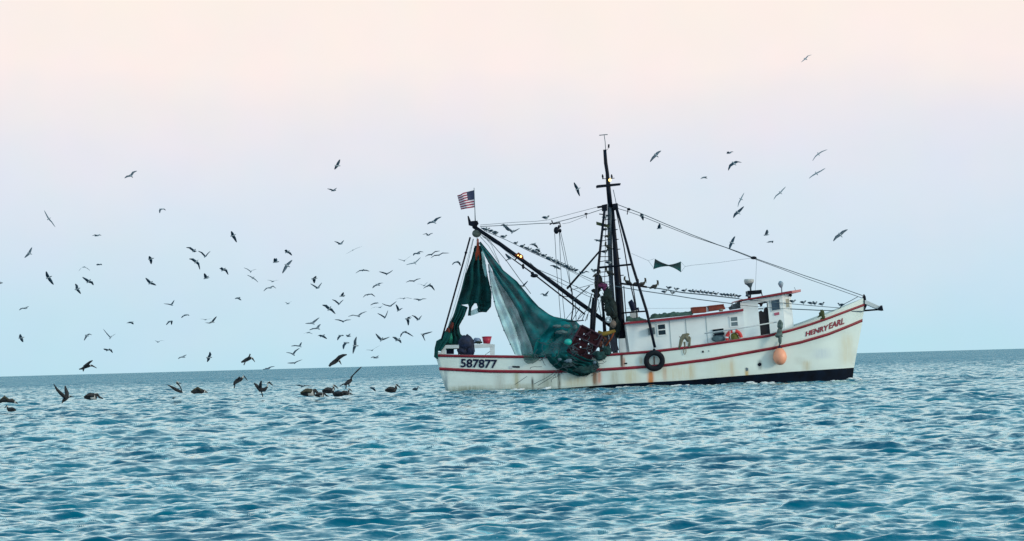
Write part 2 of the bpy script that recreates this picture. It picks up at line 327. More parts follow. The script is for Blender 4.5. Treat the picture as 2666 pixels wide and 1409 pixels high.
# hull paint with rust runs, scrapes and weed where they sit on this hull
hp = mat('hull_paint', (.70, .82, .78), .42, .07, .8); boot = mat('black_bottom_paint', (.001, .006, .017), .7, .5, 2, bump=.2)
RUST = [(1548, 962, 1003, 7, (.2, .09, .035), .8), (1560, 966, 1000, 6, (.62, .33, .25), .6), (1694, 968, 1000, 8, (.62, .2, .03), .9), (1618, 919, 955, 3.5, (.05, .025, .01), 1),
        (1624, 930, 956, 4, (.5, .25, .16), .5), (1455, 968, 1012, 4, (.05, .06, .05), .7), (1386, 984, 1014, 3, (.05, .06, .06), .6), (1344, 966, 1010, 8, (.45, .45, .3), .5),
        (1350, 1000, 1018, 60, (.4, .42, .3), .35), (1944, 962, 986, 5, (.6, .45, .2), .6), (1978, 938, 962, 6, (.06, .09, .1), .4), (1640, 962, 1000, 22, (.55, .5, .3), .4), (1600, 966, 1002, 14, (.4, .4, .28), .4),
        (1500, 975, 1008, 35, (.5, .48, .32), .45), (2140, 908, 934, 26, (.4, .52, .66), .22), (2085, 930, 950, 18, (.5, .55, .5), .2), (1215, 1005, 1022, 60, (.3, .33, .22), .4), (1880, 940, 985, 40, (.6, .66, .5), .3),
        (1160, 960, 1020, 6, (.25, .35, .38), .5), (1760, 955, 990, 50, (.62, .6, .42), .35), (2205, 870, 950, 22, (.64, .64, .48), .4), (1425, 968, 1012, 20, (.35, .42, .36), .5), (1730, 952, 992, 5, (.55, .35, .2), .45), (1800, 945, 988, 9, (.6, .55, .38), .45), (1905, 935, 984, 7, (.6, .52, .35), .45), (1300, 968, 1018, 14, (.5, .55, .5), .45), (1668, 930, 948, 5, (.5, .35, .2), .4), (2100, 940, 966, 12, (.55, .52, .36), .4)]
t = hp.node_tree; bN = t.nodes['Principled BSDF']; last = bN.inputs['Base Color'].links[0].from_socket
ge = t.nodes.new('ShaderNodeNewGeometry'); sp = t.nodes.new('ShaderNodeSeparateXYZ')
nn = t.nodes.new('ShaderNodeTexNoise'); nn.inputs['Scale'].default_value = 1; nn.inputs['Detail'].default_value = 7; nn.inputs['Roughness'].default_value = .65
mpn = t.nodes.new('ShaderNodeMapping'); mpn.inputs['Scale'].default_value = (9, 1, 1.2); t.links.new(ge.outputs['Position'], mpn.inputs[0]); t.links.new(mpn.outputs[0], nn.inputs[0]); t.links.new(ge.outputs['Position'], sp.inputs[0])
def mth(op, a, b=None):
    n = t.nodes.new('ShaderNodeMath'); n.operation = op
    for i, v in enumerate((a, b)):
        if v is None: continue
        if isinstance(v, (int, float)): n.inputs[i].default_value = v
        else: t.links.new(v, n.inputs[i])
    return n.outputs[0]
for px, y0, y1, hw, col, amt in RUST:
    p0 = hull_pt(px, y0, 0); p1 = hull_pt(px, y1, 0); wid = hw*.0215
    dx = mth('MULTIPLY', mth('SUBTRACT', sp.outputs['X'], p0.x), 1/wid); gx = mth('POWER', 2.718, mth('MULTIPLY', mth('MULTIPLY', dx, dx), -1.2))
    zc = (p0.z+p1.z)/2; hz = max(.05, (p0.z-p1.z)/2); dz = mth('MULTIPLY', mth('SUBTRACT', sp.outputs['Z'], zc), 1/hz)
    dz2 = mth('MULTIPLY', dz, dz); gz = mth('POWER', 2.718, mth('MULTIPLY', mth('MULTIPLY', dz2, dz2), -.8))
    ns = mth('ADD', mth('MULTIPLY', nn.outputs['Fac'], 1.6), -.1)
    f = mth('MINIMUM', mth('MULTIPLY', mth('MULTIPLY', gx, gz), mth('MULTIPLY', ns, amt*2.3)), .95)
    mi = t.nodes.new('ShaderNodeMix'); mi.data_type = 'RGBA'; t.links.new(f, mi.inputs['Factor']); t.links.new(last, mi.inputs['A']); mi.inputs['B'].default_value = (*col, 1); last = mi.outputs['Result']
t.links.new(last, bN.inputs['Base Color'])
HULL = hm.build('hull', [hp, boot], BOAT); boot.node_tree.nodes['Principled BSDF'].inputs['Specular IOR Level'].default_value = .12
# rub rails: real bands standing 4 cm proud of both sides
for (a, b) in ((1, 2), (3, 4)):
    r = MB()
    for side in (-1, 1):
        La, Lb = levels[a], levels[b]; o1 = [(La[0][j], Y0+side*(La[2][j]+.05), La[1][j]) for j in range(NU)]; o2 = [(Lb[0][j], Y0+side*(Lb[2][j]+.05), Lb[1][j]) for j in range(NU)]
        i1 = [(La[0][j], Y0+side*(La[2][j]-.02), La[1][j]+.01) for j in range(NU)]; i2 = [(Lb[0][j], Y0+side*(Lb[2][j]-.02), Lb[1][j]-.01) for j in range(NU)]
        r.sheet([i1, o1, o2, i2])
    r.build('rub_rail', red, HULL)
dk = MB(); s1 = levels[1]
dk.sheet([[(s1[0][j], Y0+k*max(0, s1[2][j]-.04), s1[1][j]-.12) for j in range(NU)] for k in (-1, 0, 1)]); dk.build('deck', white2, BOAT)
# lettering laid on the hull planking
def lettering(name, text, x0, y0, x1, y1, hpx, m, bold=0, lean=0, sx=1.0):
    cu = bpy.data.curves.new(name, 'FONT'); cu.body = text; cu.resolution_u = 3; cu.offset = bold; cu.space_character = 1.0
    o = bpy.data.objects.new(name, cu); COL.objects.link(o); bpy.context.view_layer.update()
    me = bpy.data.meshes.new_from_object(o.evaluated_get(bpy.context.evaluated_depsgraph_get())); bpy.data.objects.remove(o)
    vs = np.array([v.co[:] for v in me.vertices]); mn, mxx = vs.min(0), vs.max(0); a = MB(); w_, h_ = mxx[0]-mn[0], mxx[1]-mn[1]
    up = Vector((0, -1))
    for v in vs:
        s = (v[0]-mn[0])/w_; q = (v[1]-mn[1])/h_
        hh = hpx if not isinstance(hpx, tuple) else hpx[0]+(hpx[1]-hpx[0])*s
        a.v.append(hull_pt(x0+(x1-x0)*s+lean*q*hh, y0+(y1-y0)*s+(10 if name == 'x' else 0)*s*(1-s)-q*hh, .035))
    for p in me.polygons: a.face(p.vertices)
    return solid(a.build(name, m, HULL), .01)
lettering('registration_number', '587877', 1198.5, 957, 1294, 959.5, 23, navy, .028, .04)
lettering('boat_name', 'HENRY', 2097.5, 876.5, 2156, 859.5, (13, 15), mat('dark_red_lettering', (.24, .01, .03), .5, .3), .03, .12)
lettering('boat_name', 'EARL', 2158, 857.5, 2198, 843.5, (16, 17), mat('dark_red_lettering', (.24, .01, .03), .5, .3), .03, .12)
def hull_patch(name, poly, m, out=.03, parent=HULL):
    a = MB(); a.v = [hull_pt(x, y, out) for x, y in poly]+[hull_pt(x, y, -.03) for x, y in poly]; n = len(poly)
    a.face(range(n)); [a.face(((j+1) % n, j, n+j, n+(j+1) % n)) for j in range(n)]; return a.build(name, m, parent)
hull_patch('scupper', [(1333, 953), (1353, 953.5), (1353, 958), (1335, 957)], dark); hull_patch('scupper', [(1325, 954), (1332, 953), (1334, 960), (1326, 960)], white2)
hull_patch('scupper', [(1625, 945), (1633, 944.5), (1633, 948), (1625.5, 948.5)], dark)
hull_patch('drain_hole', [(1828, 914), (1831, 913), (1833, 916), (1831, 919), (1828, 918)], dark); hull_patch('drain_hole', [(1844, 913), (1846, 912), (1847, 915), (1845, 916)], steel)
hull_patch('drain_hole', [(1973, 947), (1978, 944), (1983, 947), (1982, 952), (1977, 954), (1973, 951)], dark)
hull_patch('drain_hole', [(1941, 958), (1944, 957), (1948, 959), (1948, 965), (1943, 967)], steel)
# stem head, anchor roller
a = MB(); a.prism([(2247, 774), (2250, 766), (2254, 772), (2257, 796), (2251, 810), (2250, 792)], -.14, .14); a.build('stem_post', dark, BOAT)
a = MB(); a.prism([(2252, 781), (2258, 783), (2294, 799), (2291, 806), (2280, 803), (2252, 791)], -.22, .22); a.build('anchor_roller', white2, BOAT)
an = MB(); an.tube([P(2250, 809, 0), P(2288, 806, 0)], .05); an.prism([(2287, 802), (2297, 795), (2300, 809), (2286, 807)], -.35, .35); an.prism([(2279, 798), (2284, 797), (2292, 803), (2288, 806)], -.1, .1)
o = an.build('anchor', dark, loc=P(2288, 806, 0)); tag(o, 'dark steel anchor stowed on the bow roller at the right tip of the boat', 'anchor')
# ---------------------------------------------------------------- deckhouse
SLK, VL = -.17, .09
dh = MB(); dh.prism([(1629, 842), (1935, 808), (1941, 893), (1850, 905), (1640, 925)], -1.95, 1.95)
DH = dh.build('deckhouse', white, BOAT)
a = MB()
for x, yt, yb in ((1743, 836, 905), (1785, 832, 900), (1838, 826, 894)): a.prism([(x-.7, yt), (x+.5, yt), (x+5.5, yb), (x+4.3, yb)], -1.975, -1.93)
a.build('panel_seam', mat('seam_paint', (.3, .4, .42), .6), DH)
a = MB(); a.prism([(1612, 882), (1628, 881), (1631, 922), (1614, 923)], -2.2, -1.2); a.build('engine_casing', white2, BOAT)
RF = MB(); RF.prism([(1628, 839), (1690, 833), (1770, 824.5), (1850, 815), (1935.5, 804), (1936, 810), (1850, 821), (1770, 831), (1690, 839.5), (1629, 844.5)], -2.3, 2.3)
ROOF = RF.build('roof', red, BOAT)
def window(x0, y0, x1, y1, sk=-.1, panes=2, m=glass, lat=-1.95, fm=white, name='window', fr=3):
    a = MB(); q = lambda X0, Y0, X1, Y1: [(X0, Y0-(X0-x0)*0), (X1, Y0+(X1-X0)*sk), (X1+(Y1-Y0)*.09, Y1+(X1-X0)*sk), (X0+(Y1-Y0)*.09, Y1)]
    a.prism(q(x0, y0, x1, y0+fr), lat-.05, lat+.02); a.prism(q(x0+(y1-y0-fr)*.09, y1-fr, x1+(y1-y0-fr)*.09, y1), lat-.05, lat+.02)
    a.prism(q(x0+fr*.09, y0+fr, x0+fr, y1-fr), lat-.045, lat+.02); a.prism(q(x1-fr, y0+fr-(1)*0+(x1-x0)*sk, x1, y1-fr+(x1-x0)*sk), lat-.045, lat+.02)
    if panes == 2:
        ym = (y0+y1)/2; a.prism(q(x0+(ym-y0)*.09, ym-1.3, x1+(ym-y0)*.09-1, ym+1.3), lat-.04, lat+.02)
    wn = a.build(name, fm, BOAT); g = MB(); g.prism(q(x0+fr*.6, y0+fr*.7, x1-fr*.5, y1-fr*.7), lat-.025, lat+.02); g.build('pane', m, wn); return wn
window(1709.5, 843.5, 1734, 876, -.1, 2)
window(1899, 824, 1922, 853, -.1, 2, gglass)
window(1853, 858, 1884, 884, -.1, 2, gglass, fm=white2, fr=2.2)
a = MB(); a.prism([(1856, 858.5), (1883, 855), (1884, 860), (1857, 863)], -2.06, -1.98); a.prism([(1859, 869), (1886, 865), (1886, 871), (1861, 876)], -2.06, -1.98); a.build('window_ledge', dark, BOAT)
a = MB(); a.prism([(1687, 855), (1704, 852), (1706, 870), (1689, 872)], -2.25, -1.96); a.build('vent_box', steel, BOAT)
# wheelhouse: hollow, near and far walls pierced by door and windows
def wq(u, v): return (1927+u+VL*v, 787+SLK*u+v)
def cells(mb, us, vs, holes, lat0, lat1):
    for i in range(len(us)-1):
        for j in range(len(vs)-1):
            cu, cv = (us[i]+us[i+1])/2, (vs[j]+vs[j+1])/2
            if any(h[0] < cu < h[1] and h[2] < cv < h[3] for h in holes): continue
            mb.prism([wq(us[i], vs[j]), wq(us[i+1], vs[j]), wq(us[i+1], vs[j+1]), wq(us[i], vs[j+1])], lat0, lat1)
WH = MB(); cells(WH, [0, 45, 70, 79, 101, 109], [0, 9, 36, 94, 108], [(45, 70, 9, 94), (79, 101, 9, 36)], -1.75, -1.68)
cells(WH, [0, 44, 73, 109], [0, 8, 34, 108], [(44, 73, 8, 34)], 1.2, 1.27)
# bevelled front with its own window, built as real corner panels
def panel(u0, lat0, u1, lat1, v0, v1, sh=0):
    c = [P(*wq(u0, v0), lat0), P(*wq(u1, v0), lat1), P(*wq(u1, v1), lat1), P(*wq(u0, v1), lat0)]; b = WH.add(c+[p+Vector((-.05, .05, 0)) for p in c])
    WH.face((b, b+1, b+2, b+3)); WH.face((b+7, b+6, b+5, b+4))
    for i in range(4): j = (i+1) % 4; WH.face((b+j, b+i, b+4+i, b+4+j))
for (u0, l0, u1, l1, v0, v1) in ((109, -1.75, 130, -.95, 0, 12), (109, -1.75, 117, -1.45, 12, 34), (125.5, -1.12, 130, -.95, 12, 34), (109, -1.75, 130, -.95, 34, 112)): panel(u0, l0, u1, l1, v0, v1)
panel(130, -.95, 132, .6, 0, 112)
WHO = WH.build('wheelhouse', white, BOAT)
a = MB(); c = [P(*wq(117, 12), -1.42), P(*wq(125.5, 12), -1.09), P(*wq(125.5, 34), -1.09), P(*wq(117, 34), -1.42)]; a.add(c+[p+Vector((-.02, .03, 0)) for p in c]); a.face((0, 1, 2, 3)); a.face((7, 6, 5, 4)); [a.face(((j+1) % 4, j, 4+j, 4+(j+1) % 4)) for j in range(4)]
a.build('pane', mat('tan_window_blind', (.32, .33, .26), .4), WHO)
a = MB(); a.prism([wq(79, 9), wq(101, 9), wq(101, 36), wq(79, 36)], -1.70, -1.69); a.build('pane', mat('blue_grey_glass', (.03, .08, .13), .15, .2), WHO)
a = MB()
for q in ((77.5, 102.5, 7, 9.5), (77.5, 102.5, 35.5, 38), (77.5, 79.5, 9.5, 35.5), (100.5, 102.5, 9.5, 35.5)): a.prism([wq(q[0], q[2]), wq(q[1], q[2]), wq(q[1], q[3]), wq(q[0], q[3])], -1.79, -1.72)
a.build('window_frame', white2, WHO)
a = MB(); a.prism([wq(45.3, 33), wq(52, 30), wq(58, 37), wq(60, 26), wq(69.7, 23), wq(69.7, 94), wq(45.3, 94)], -1.66, -1.58); a.prism([wq(45.5, 9.5), wq(69.7, 9.5), wq(69.7, 13), wq(58, 14), wq(55, 20), wq(51, 20), wq(49, 14), wq(45.5, 13)], -1.66, -1.6)
a.tube([P(*wq(45, 25), -1.62), P(*wq(58, 27), -1.62)], .03); a.prism([wq(68, 10), wq(70, 10), wq(70, 40), wq(68, 40)], -1.67, -1.6)
a.build('door', mat('black_doorway_shade', (.004, .005, .012), .8, .4), BOAT)  # lower black sheet stands in for the unlit interior; upper pieces are dark clutter
a = MB(); a.prism([(1924, 784), (1925.5, 781), (2060, 757), (2061, 763)], -2.1, 2.1); WR = a.build('wheelhouse_roof', red, BOAT)
a = MB(); a.prism([(2061.5, 757), (2085, 753.5), (2085, 760), (2062, 763)], -1.9, 1.9); a.build('roof_visor', mat('sunlit_red_paint', (.75, .3, .28), .5), BOAT)  # sunlit end of the red roof trim, its brightness put into the pink colour
a = MB(); a.prism([(2015.5, 815), (2028.5, 812.5), (2029, 819.5), (2016.5, 822)], -1.80, -1.74); a.build('notice_plate', mat('faded_red_plate', (.42, .1, .16), .5), BOAT)
a = MB(); a.tube([P(1834, 868.5, -2.5), P(1932, 854, -2.5), P(2022, 838.5, -2.5)], .035); a.tube([P(1900, 858.5, -2.5), P(1903, 890, -2.5)], .02)
a.build('handrail', white2, BOAT)
a = MB(); a.tube([P(2058, 771, -1.2), P(2058, 766, -1.2)], .08); a.ball(P(2058, 769, -1.2), .09); a.build('deck_lamp', dark, BOAT)
# radar on its dark bench
a = MB(); a.tube([P(1950, 727, 0), P(1950, 731, 0), P(1950.5, 737.5, 0), P(1952, 741, 0), P(1954, 750, 0), P(1954.5, 758, 0)], [(.27, .27), (.29, .29), (.26, .26), (.17, .17), (.05, .05), (.05, .05)], 16)
for i, f in enumerate(a.f):
    if min(f) >= 32: a.m[i] = 1
a.build('radar', [mat('weathered_grey_plastic', (.42, .46, .46), .5), steel], BOAT)
a = MB(); a.prism([(1947, 757.5), (1983, 754.5), (1984, 764), (1948, 767)], -.6, .6); a.prism([(1947, 757), (1957, 757), (1955, 777), (1947, 778)], -.6, -.5); a.prism([(1982, 762), (1984, 762), (1986, 772), (1984, 772)], -.6, -.5); a.build('roof_bench', dark, BOAT)
a = MB(); a.tube([P(2034, 732, 0), P(2033, 734, 0), P(2032.5, 739, 0), P(2033.5, 745, 0), P(2035, 751, 0), P(2035.5, 762, 0)], [.04, .12, .16, .11, .035, .03], 14); a.build('dome_antenna', mat('blue_grey_plastic', (.24, .34, .42), .4), BOAT)
a = MB(); a.tube([P(1970, 672, 0), P(1968, 720, 0), P(1966.5, 757, 0)], .007); a.tube([P(2072, 757, 0), P(2068, 748, 0)], .012); a.build('whip_antenna', rope, BOAT)
a = MB(); a.prism([(1906, 806), (1908, 792), (1918, 790), (1921, 783), (1931, 781), (1933, 802)], -1.2, -.2); a.prism([(1899, 800), (1904, 797), (1908, 804), (1903, 807)], -1, -.3); a.build('roof_vent', steel, BOAT)
# roof clutter
a = MB(); a.tube([P(1639, 785, .6), P(1640, 783, .6), P(1645, 793, .6), P(1652, 809, .6), P(1654, 824, .6), P(1655, 838, .6)], [(.02, .02), (.14, .14), (.17, .17), (.2, .2), (.17, .17), (.2, .2)], 14)
for i, f in enumerate(a.f):
    if min(f) >= 42: a.m[i] = 1
a.prism([(1641, 815), (1660, 813), (1662, 836), (1642, 838)], .4, 1.0, 1); a.tube([P(1659, 801, .6), P(1661, 813, .6)], .09)
a.build('exhaust_stack', [navy, white2], BOAT)
def heap(name, top, base, m, lat, loc, label, cat, n=34, dep=1.2, jag=1.4):
    t_, b_ = pl(top, n), pl(base, n); a = MB(); rows = []
    for k in range(9):
        f = k/8; th = math.pi*f; row = []
        for j in range(n):
            x = t_[j][0]*math.sin(th)+b_[j][0]*(1-math.sin(th)); y = b_[j][1]+(t_[j][1]-b_[j][1])*math.sin(th)
            q = P(x, y, lat); q.y += -math.cos(th)*dep/2; q.x += .06*mnoise.noise(Vector((j*.7, k*1.3, lat))); q.z += jag*.05*mnoise.noise(Vector((j*.6, k*.9, 3)))*math.sin(th); row.append(q)
        rows.append(row)
    a.sheet(rows); o = a.build(name, m, loc=loc); return tag(o, label, cat)
o = heap('net_heap', [(1691, 829), (1697, 819), (1704, 815), (1712, 819), (1722, 817.5), (1729, 813), (1738, 817), (1746, 813), (1756, 811), (1766, 814), (1783, 812), (1803, 810)], [(1690, 831), (1803, 820)], tarp, -1, P(1745, 826, -1), 'crumpled grey-green net heap lying along the cabin roof', 'net heap')
o = heap('net_heap', [(1629, 834), (1631, 824), (1640, 824), (1648, 829), (1662, 825), (1672, 829), (1683, 833)], [(1629, 838), (1686, 833.5)], tarp, -.6, P(1655, 838, -.6), 'small dark net heap around the exhaust stack foot', 'net heap', dep=.9)
for poly, lab in (([(1803, 801.5), (1839, 799), (1840, 813), (1802, 816)], 'left red-brown crate on the cabin roof, beside the net heap'), ([(1845.5, 797.5), (1884, 793), (1889, 805), (1846, 811)], 'right red-brown crate on the cabin roof, nearer the wheelhouse')):
    c_ = empty('crate', P(sum(p[0] for p in poly)/4, poly[3][1], -1)); tag(c_, lab, 'crate', 'red-brown crates on the cabin roof')
    a = MB(); a.prism(poly, -1.6, -.4); a.build('crate_body', brownred, c_)
    a = MB(); (x0, y0), (x1, y1) = poly[0], poly[1]; a.prism([(x0-.5, y0-1.5), (x1+.5, y1-1.5), (x1+.5, y1+1), (x0-.5, y0+1)], -1.66, -.34); a.build('lid', brownred, c_)
a = MB(); a.prism([(1840.5, 801), (1843.5, 800.5), (1845, 812), (1842, 812.5)], -1.5, -1.3); a.build('roof_post', white2, BOAT)
a = MB(); a.tube([P(1872, 808, -1.8), P(1882, 807, -1.8)], .07); o = a.build('bundle', tan, loc=P(1877, 808, -1.8)); tag(o, 'small tan roll lying in front of the right roof crate', 'bundle')
# ---------------------------------------------------------------- masts and spars
def spar(name, pts, r, m=dark, parent=BOAT, n=8):
    a = MB(); rr = r if isinstance(r, list) else [r]*len(pts); a.tube([P(*p) if len(p) == 3 else P(p[0], p[1], 0) for p in pts], [q*px2m() for q in rr], n); return a.build(name, m, parent)
MAST = spar('main_mast', [(1622, 925), (1620, 880), (1615, 820), (1611, 760), (1606, 700), (1602, 650), (1598.5, 600), (1595, 540)], [9.3, 9.5, 10.5, 10, 8.7, 6.8, 5.2, 3.8], dark, n=12)
spar('aft_mast', [(1602, 920, .4), (1598, 830, .4), (1591, 732, .3), (1588, 640, .2), (1587.5, 560, 0), (1587, 525, 0)], [7, 6.5, 6, 6, 6, 5.5], mat('weathered_grey_spar', (.07, .1, .13), .7, .4, 3), n=12)
TM = spar('topmast', [(1589, 540), (1584, 490), (1581, 450), (1577, 425), (1574.5, 390)], [6.5, 6, 4.6, 4.8, 4.2], dark, n=10)
spar('antenna_rod', [(1577, 395), (1575.5, 370), (1573, 352)], .9, steel, TM); spar('antenna_bar', [(1560, 352.5), (1574, 351), (1582, 350.5)], 1.1, steel, TM)
a = MB(); a.tube([P(1585, 376), P(1584.5, 385)], .05); a.tube([P(1578, 392), P(1584.5, 386)], .012); a.build('mast_lamp', dark, TM)
a = MB(); a.prism([(1552, 484), (1555, 482), (1612, 477), (1616.5, 477.5), (1615, 482), (1557, 488.5), (1553, 489.5)], -.15, .15); XT = a.build('crosstree', dark, BOAT)
for x, y, m in ((1569, 459, 0), (1592.5, 459, 0)):
    a = MB(); a.tube([P(x-.5, y-5), P(x, y), P(x+.8, y+7)], [.025, .06, .03]); a.build('navigation_lamp', dark, XT)
a = MB(); a.ball(P(1588, 469, -.3), .08, n=8); a.build('lit_lamp', lampm, XT)
a = MB(); a.tube([P(1568, 466, 0), P(1600, 464, 0)], .02); a.build('lamp_bar', dark, XT)
spar('whip_aerial', [(1596.5, 494), (1602, 518), (1607, 545)], .9, steel)
a = MB(); a.prism([(1567, 534), (1581, 531), (1581, 548), (1568, 549)], -.25, .25); a.prism([(1594, 531), (1608, 529), (1610, 545), (1597, 547)], -.25, .25); a.build('mast_head_block', dark, BOAT)
spar('mast_leg', [(1574, 545, -.3), (1563.5, 640, -.9), (1557.5, 700, -1.2), (1550, 800, -1.8), (1543, 905, -2.4)], [3.2, 3.2, 3.5, 3.6, 3.6])
spar('mast_leg', [(1605, 540, -.3), (1633, 640, -1), (1646, 690, -1.5), (1684, 812, -2.3), (1705, 905, -2.75)], [3, 3.3, 3.5, 3.6, 3.6])
spar('mast_leg', [(1603, 545, .3), (1624, 640, 1.1), (1637, 720, 1.8), (1655, 800, 2.2), (1662, 900, 2.6)], [1.2, 1.5, 1.6, 1.7, 1.7])
spar('spreader', [(1558, 697.5, -1.2), (1600, 693, -.6), (1646, 688.5, -1.4)], 2.6); spar('spreader', [(1622, 815, -.2), (1650, 812.5, -1.4), (1682, 810.5, -2.2)], 2)
spar('platform_rail', [(1624, 745, -.4), (1628, 800, -.4), (1632, 838, -.4)], 1.3); spar('platform_rail', [(1648, 745, -.8), (1655, 790, -.8), (1659, 832, -.8)], 1.3)
a = MB()
for i in range(15):
    y = 558+i*13.5; xl = np.interp(y, [547, 640, 700, 800], [1573, 1563.5, 1557.5, 1550]); a.tube([P(xl, y+2.5, -.7-(y-550)/250), P(1587+(y-560)/60, y+rng.uniform(-3, 3), -.1)], .024, 5)
a.tube([P(1578, 545, -.2), P(1576, 640, -.4), P(1574, 740, -.5), P(1571, 840, -.6)], .016, 5)
a.build('ladder', dark, BOAT)
a = MB()
for x, y in ((1603.5, 573), (1607, 598), (1609.5, 623.5), (1614, 649), (1614.5, 673), (1623, 717)): a.tube([P(x-8, y+.5, -.1), P(x-2, y, -.1), P(x+1.5, y-.3, -.1)], [.03, .03, .018], 5)
a.tube([P(1560, 557.5, -.2), P(1573, 558.5, -.2)], .03); a.build('mast_step', dark, BOAT)
a = MB(); a.prism([(1552.5, 577), (1556, 578), (1586, 586), (1586, 592), (1572, 590), (1553, 585)], -.5, -.3); a.build('mast_plank', mat('mossy_plank', (.03, .045, .02), .9, .4), BOAT)
spar('main_boom', [(1233, 590, -.5), (1300, 634, -.5), (1400, 707, -.5), (1495, 779, -.4), (1540, 811, -.3), (1592, 850, -.2)], [5, 5, 5.3, 5.5, 5.5, 5], dark, n=10)
spar('boom_pipe', [(1316, 661, -.7), (1391, 715, -.7), (1473, 779, -.7), (1523, 819, -.6)], [1.2, 1.9, 1.9, 2.1]); spar('boom_brace', [(1563, 652, -.9), (1520, 702, -.8), (1476, 752, -.6)], [2.2, 2.6, 2.8])
a = MB(); a.ball(P(1386, 712, -.7), .1); a.ball(P(1391, 718, -.7), .14, sq=(1.6, .8, .8)); a.ball(P(1362, 694, -.7), .1, sq=(.8, .8, 1.6)); a.tube([P(1340, 678, -.6), P(1348, 668, -.5)], .04); a.tube([P(1456, 770, -.6), P(1500, 776, -.5)], .02); a.build('boom_fitting', dark, BOAT)
a = MB(); a.prism([(1340, 664), (1350, 657), (1362, 666), (1364, 676), (1352, 672)], -.62, -.4); a.ball(P(1356, 668, -.7), .06, 1, 8); a.ball(P(1349, 665, -.72), .035, 1, 8); a.build('lit_boom_lamp', [rustm, lampm], BOAT)
a = MB(); a.prism([(1217, 563), (1220, 562), (1224, 571), (1226, 576), (1235, 575), (1243, 575), (1246, 582), (1240, 590), (1226, 588), (1220, 586)], -.65, -.35)
a.prism([(1240, 578), (1243, 574), (1244, 582), (1241, 585)], -.7, -.3); a.ball(P(1236, 590, -.5), .15); a.build('boom_tip_fitting', dark, BOAT)
a = MB(); a.ball(P(1241, 608, -.5), .23, sq=(1.15, .6, 1)); a.tube([P(1238, 592, -.5), P(1240, 604, -.5)], .07); a.build('hoist_block', mat('pale_green_block', (.07, .1, .09), .7, .5, 6), BOAT)
a = MB(); a.ball(P(1455, 591, -.5), .07, 0, 8, sq=(1, .7, 1.6)); a.ball(P(1448.5, 600, -.5), .14, 0, 8, sq=(1.1, .7, 1.5)); a.ball(P(1458, 601, -.5), .1, 0, 8, sq=(.9, .7, 1.2)); a.tube([P(1436, 574, -.5), P(1440, 583, -.5), P(1458, 580, -.5)], .04); a.tube([P(1457, 580, -.5), P(1460, 592, -.5)], .03); a.tube([P(1431, 585, -.5), P(1438, 581, -.5)], .035)
a.build('rigging_block', dark, BOAT)
spar('flagpole', [(1237.5, 580, -.5), (1236.5, 550, -.5), (1234.2, 489, -.5)], [1.5, 1, .8], steel)
LAMP = None
def line(name, pts, r=.8, m=rope, sag=0):
    a = MB()
    for pp in (pts if isinstance(pts[0][0], tuple) else [pts]): a.tube([P(*p) if len(p) == 3 else P(p[0], p[1], -.4) for p in pp], r*px2m(), 5)
    return a.build(name, m, BOAT)
line('topping_stay', [(1250, 586), (1340, 579), (1395, 576.5), (1428, 572.5), (1495, 555), (1568, 536)], .55)
line('topping_stay', [(1250, 590), (1340, 586), (1405, 582), (1440, 581), (1480, 571), (1528, 558), (1568, 545)], .9)
line('topping_stay', [(1464, 583), (1482, 580), (1500, 573), (1525, 562)], .5)
a = MB(); a.ball(P(1526, 557, -.4), .06, sq=(1.6, 1, 1)); a.tube([P(1526, 558, -.4), P(1527, 569, -.4)], .02); a.tube([P(1555, 540, -.4), P(1568, 538, -.4)], .06); a.ball(P(1637, 545, -.4), .08, sq=(1.3, 1, 1)); a.tube([P(1634, 548, -.4), P(1633, 559, -.4)], .025)
a.ball(P(1962, 671.5, -.2), .09, sq=(2, 1, 1)); a.build('rigging_shackle', dark, BOAT)
line('gull_line_stay', [(1252, 592, -.8), (1262, 601, -.8), (1318, 625, -.8), (1384, 657, -.8), (1428, 677, -.8), (1473, 699, -.8), (1539, 727, -.8), (1590, 742, -.5)], .9, mat('grey_wire', (.12, .18, .22), .6))
line('gull_line_stay', [(1480, 704, -.6), (1550, 739, -.6), (1595, 752, -.5)], .5)
line('lazy_line', [(1380, 684), (1396, 700), (1460, 727), (1537, 765), (1580, 780)], .8); line('lazy_line', [(1400, 708), (1470, 742), (1530, 771), (1560, 782)], .7)
for pp in ([(1444, 608), (1446, 640), (1449, 700), (1455, 770), (1459.5, 828)], [(1456, 606), (1458, 650), (1461, 720), (1466, 790), (1470.5, 830)], [(1457, 606), (1461, 630), (1473, 690), (1484, 740)], [(1460, 606), (1468, 640), (1480, 700), (1487, 760)]): line('fall_rope', pp, .75, rope)
line('fall_rope', [(1484, 740), (1489, 760), (1492, 800), (1487, 838)], 1.8, dark)
for pp in ([(1250, 616), (1272, 640), (1296, 680), (1310, 705), (1345, 733), (1390, 790)], [(1256, 616), (1275, 628), (1320, 681), (1352, 726), (1382, 765)], [(1262, 618), (1280, 638), (1290, 662), (1300, 684)], [(1250, 610), (1300, 640), (1330, 664), (1340, 672)]): line('net_rope', pp, .9, prope if pp[0][0] in (1250, 1262) else rope)
line('forestay', [(1608, 533, -.3), (1632, 542, -.3), (1669, 556, -.3), (1730, 582, -.2), (1800, 611, -.2), (1868, 637, -.2), (1920, 655, -.1), (1962, 671.5, 0), (2020, 692, 0), (2098, 719, 0), (2170, 743, 0), (2246, 770, 0)], 1.0)
line('forestay', [(1608, 543, -.3), (1632, 550, -.3), (1670, 563, -.2), (1732, 588, -.2), (1800, 615, -.2), (1890, 645, -.1), (1962, 673.5, 0), (2020, 695, 0), (2096, 724, 0), (2170, 750, 0), (2244, 776, 0)], .8)
line('bow_line', [(2233, 773, 0), (2215, 783, 0), (2199, 791, 0), (2186, 802, 0), (2170, 817, -.5), (2149, 824, -.8)], .9)
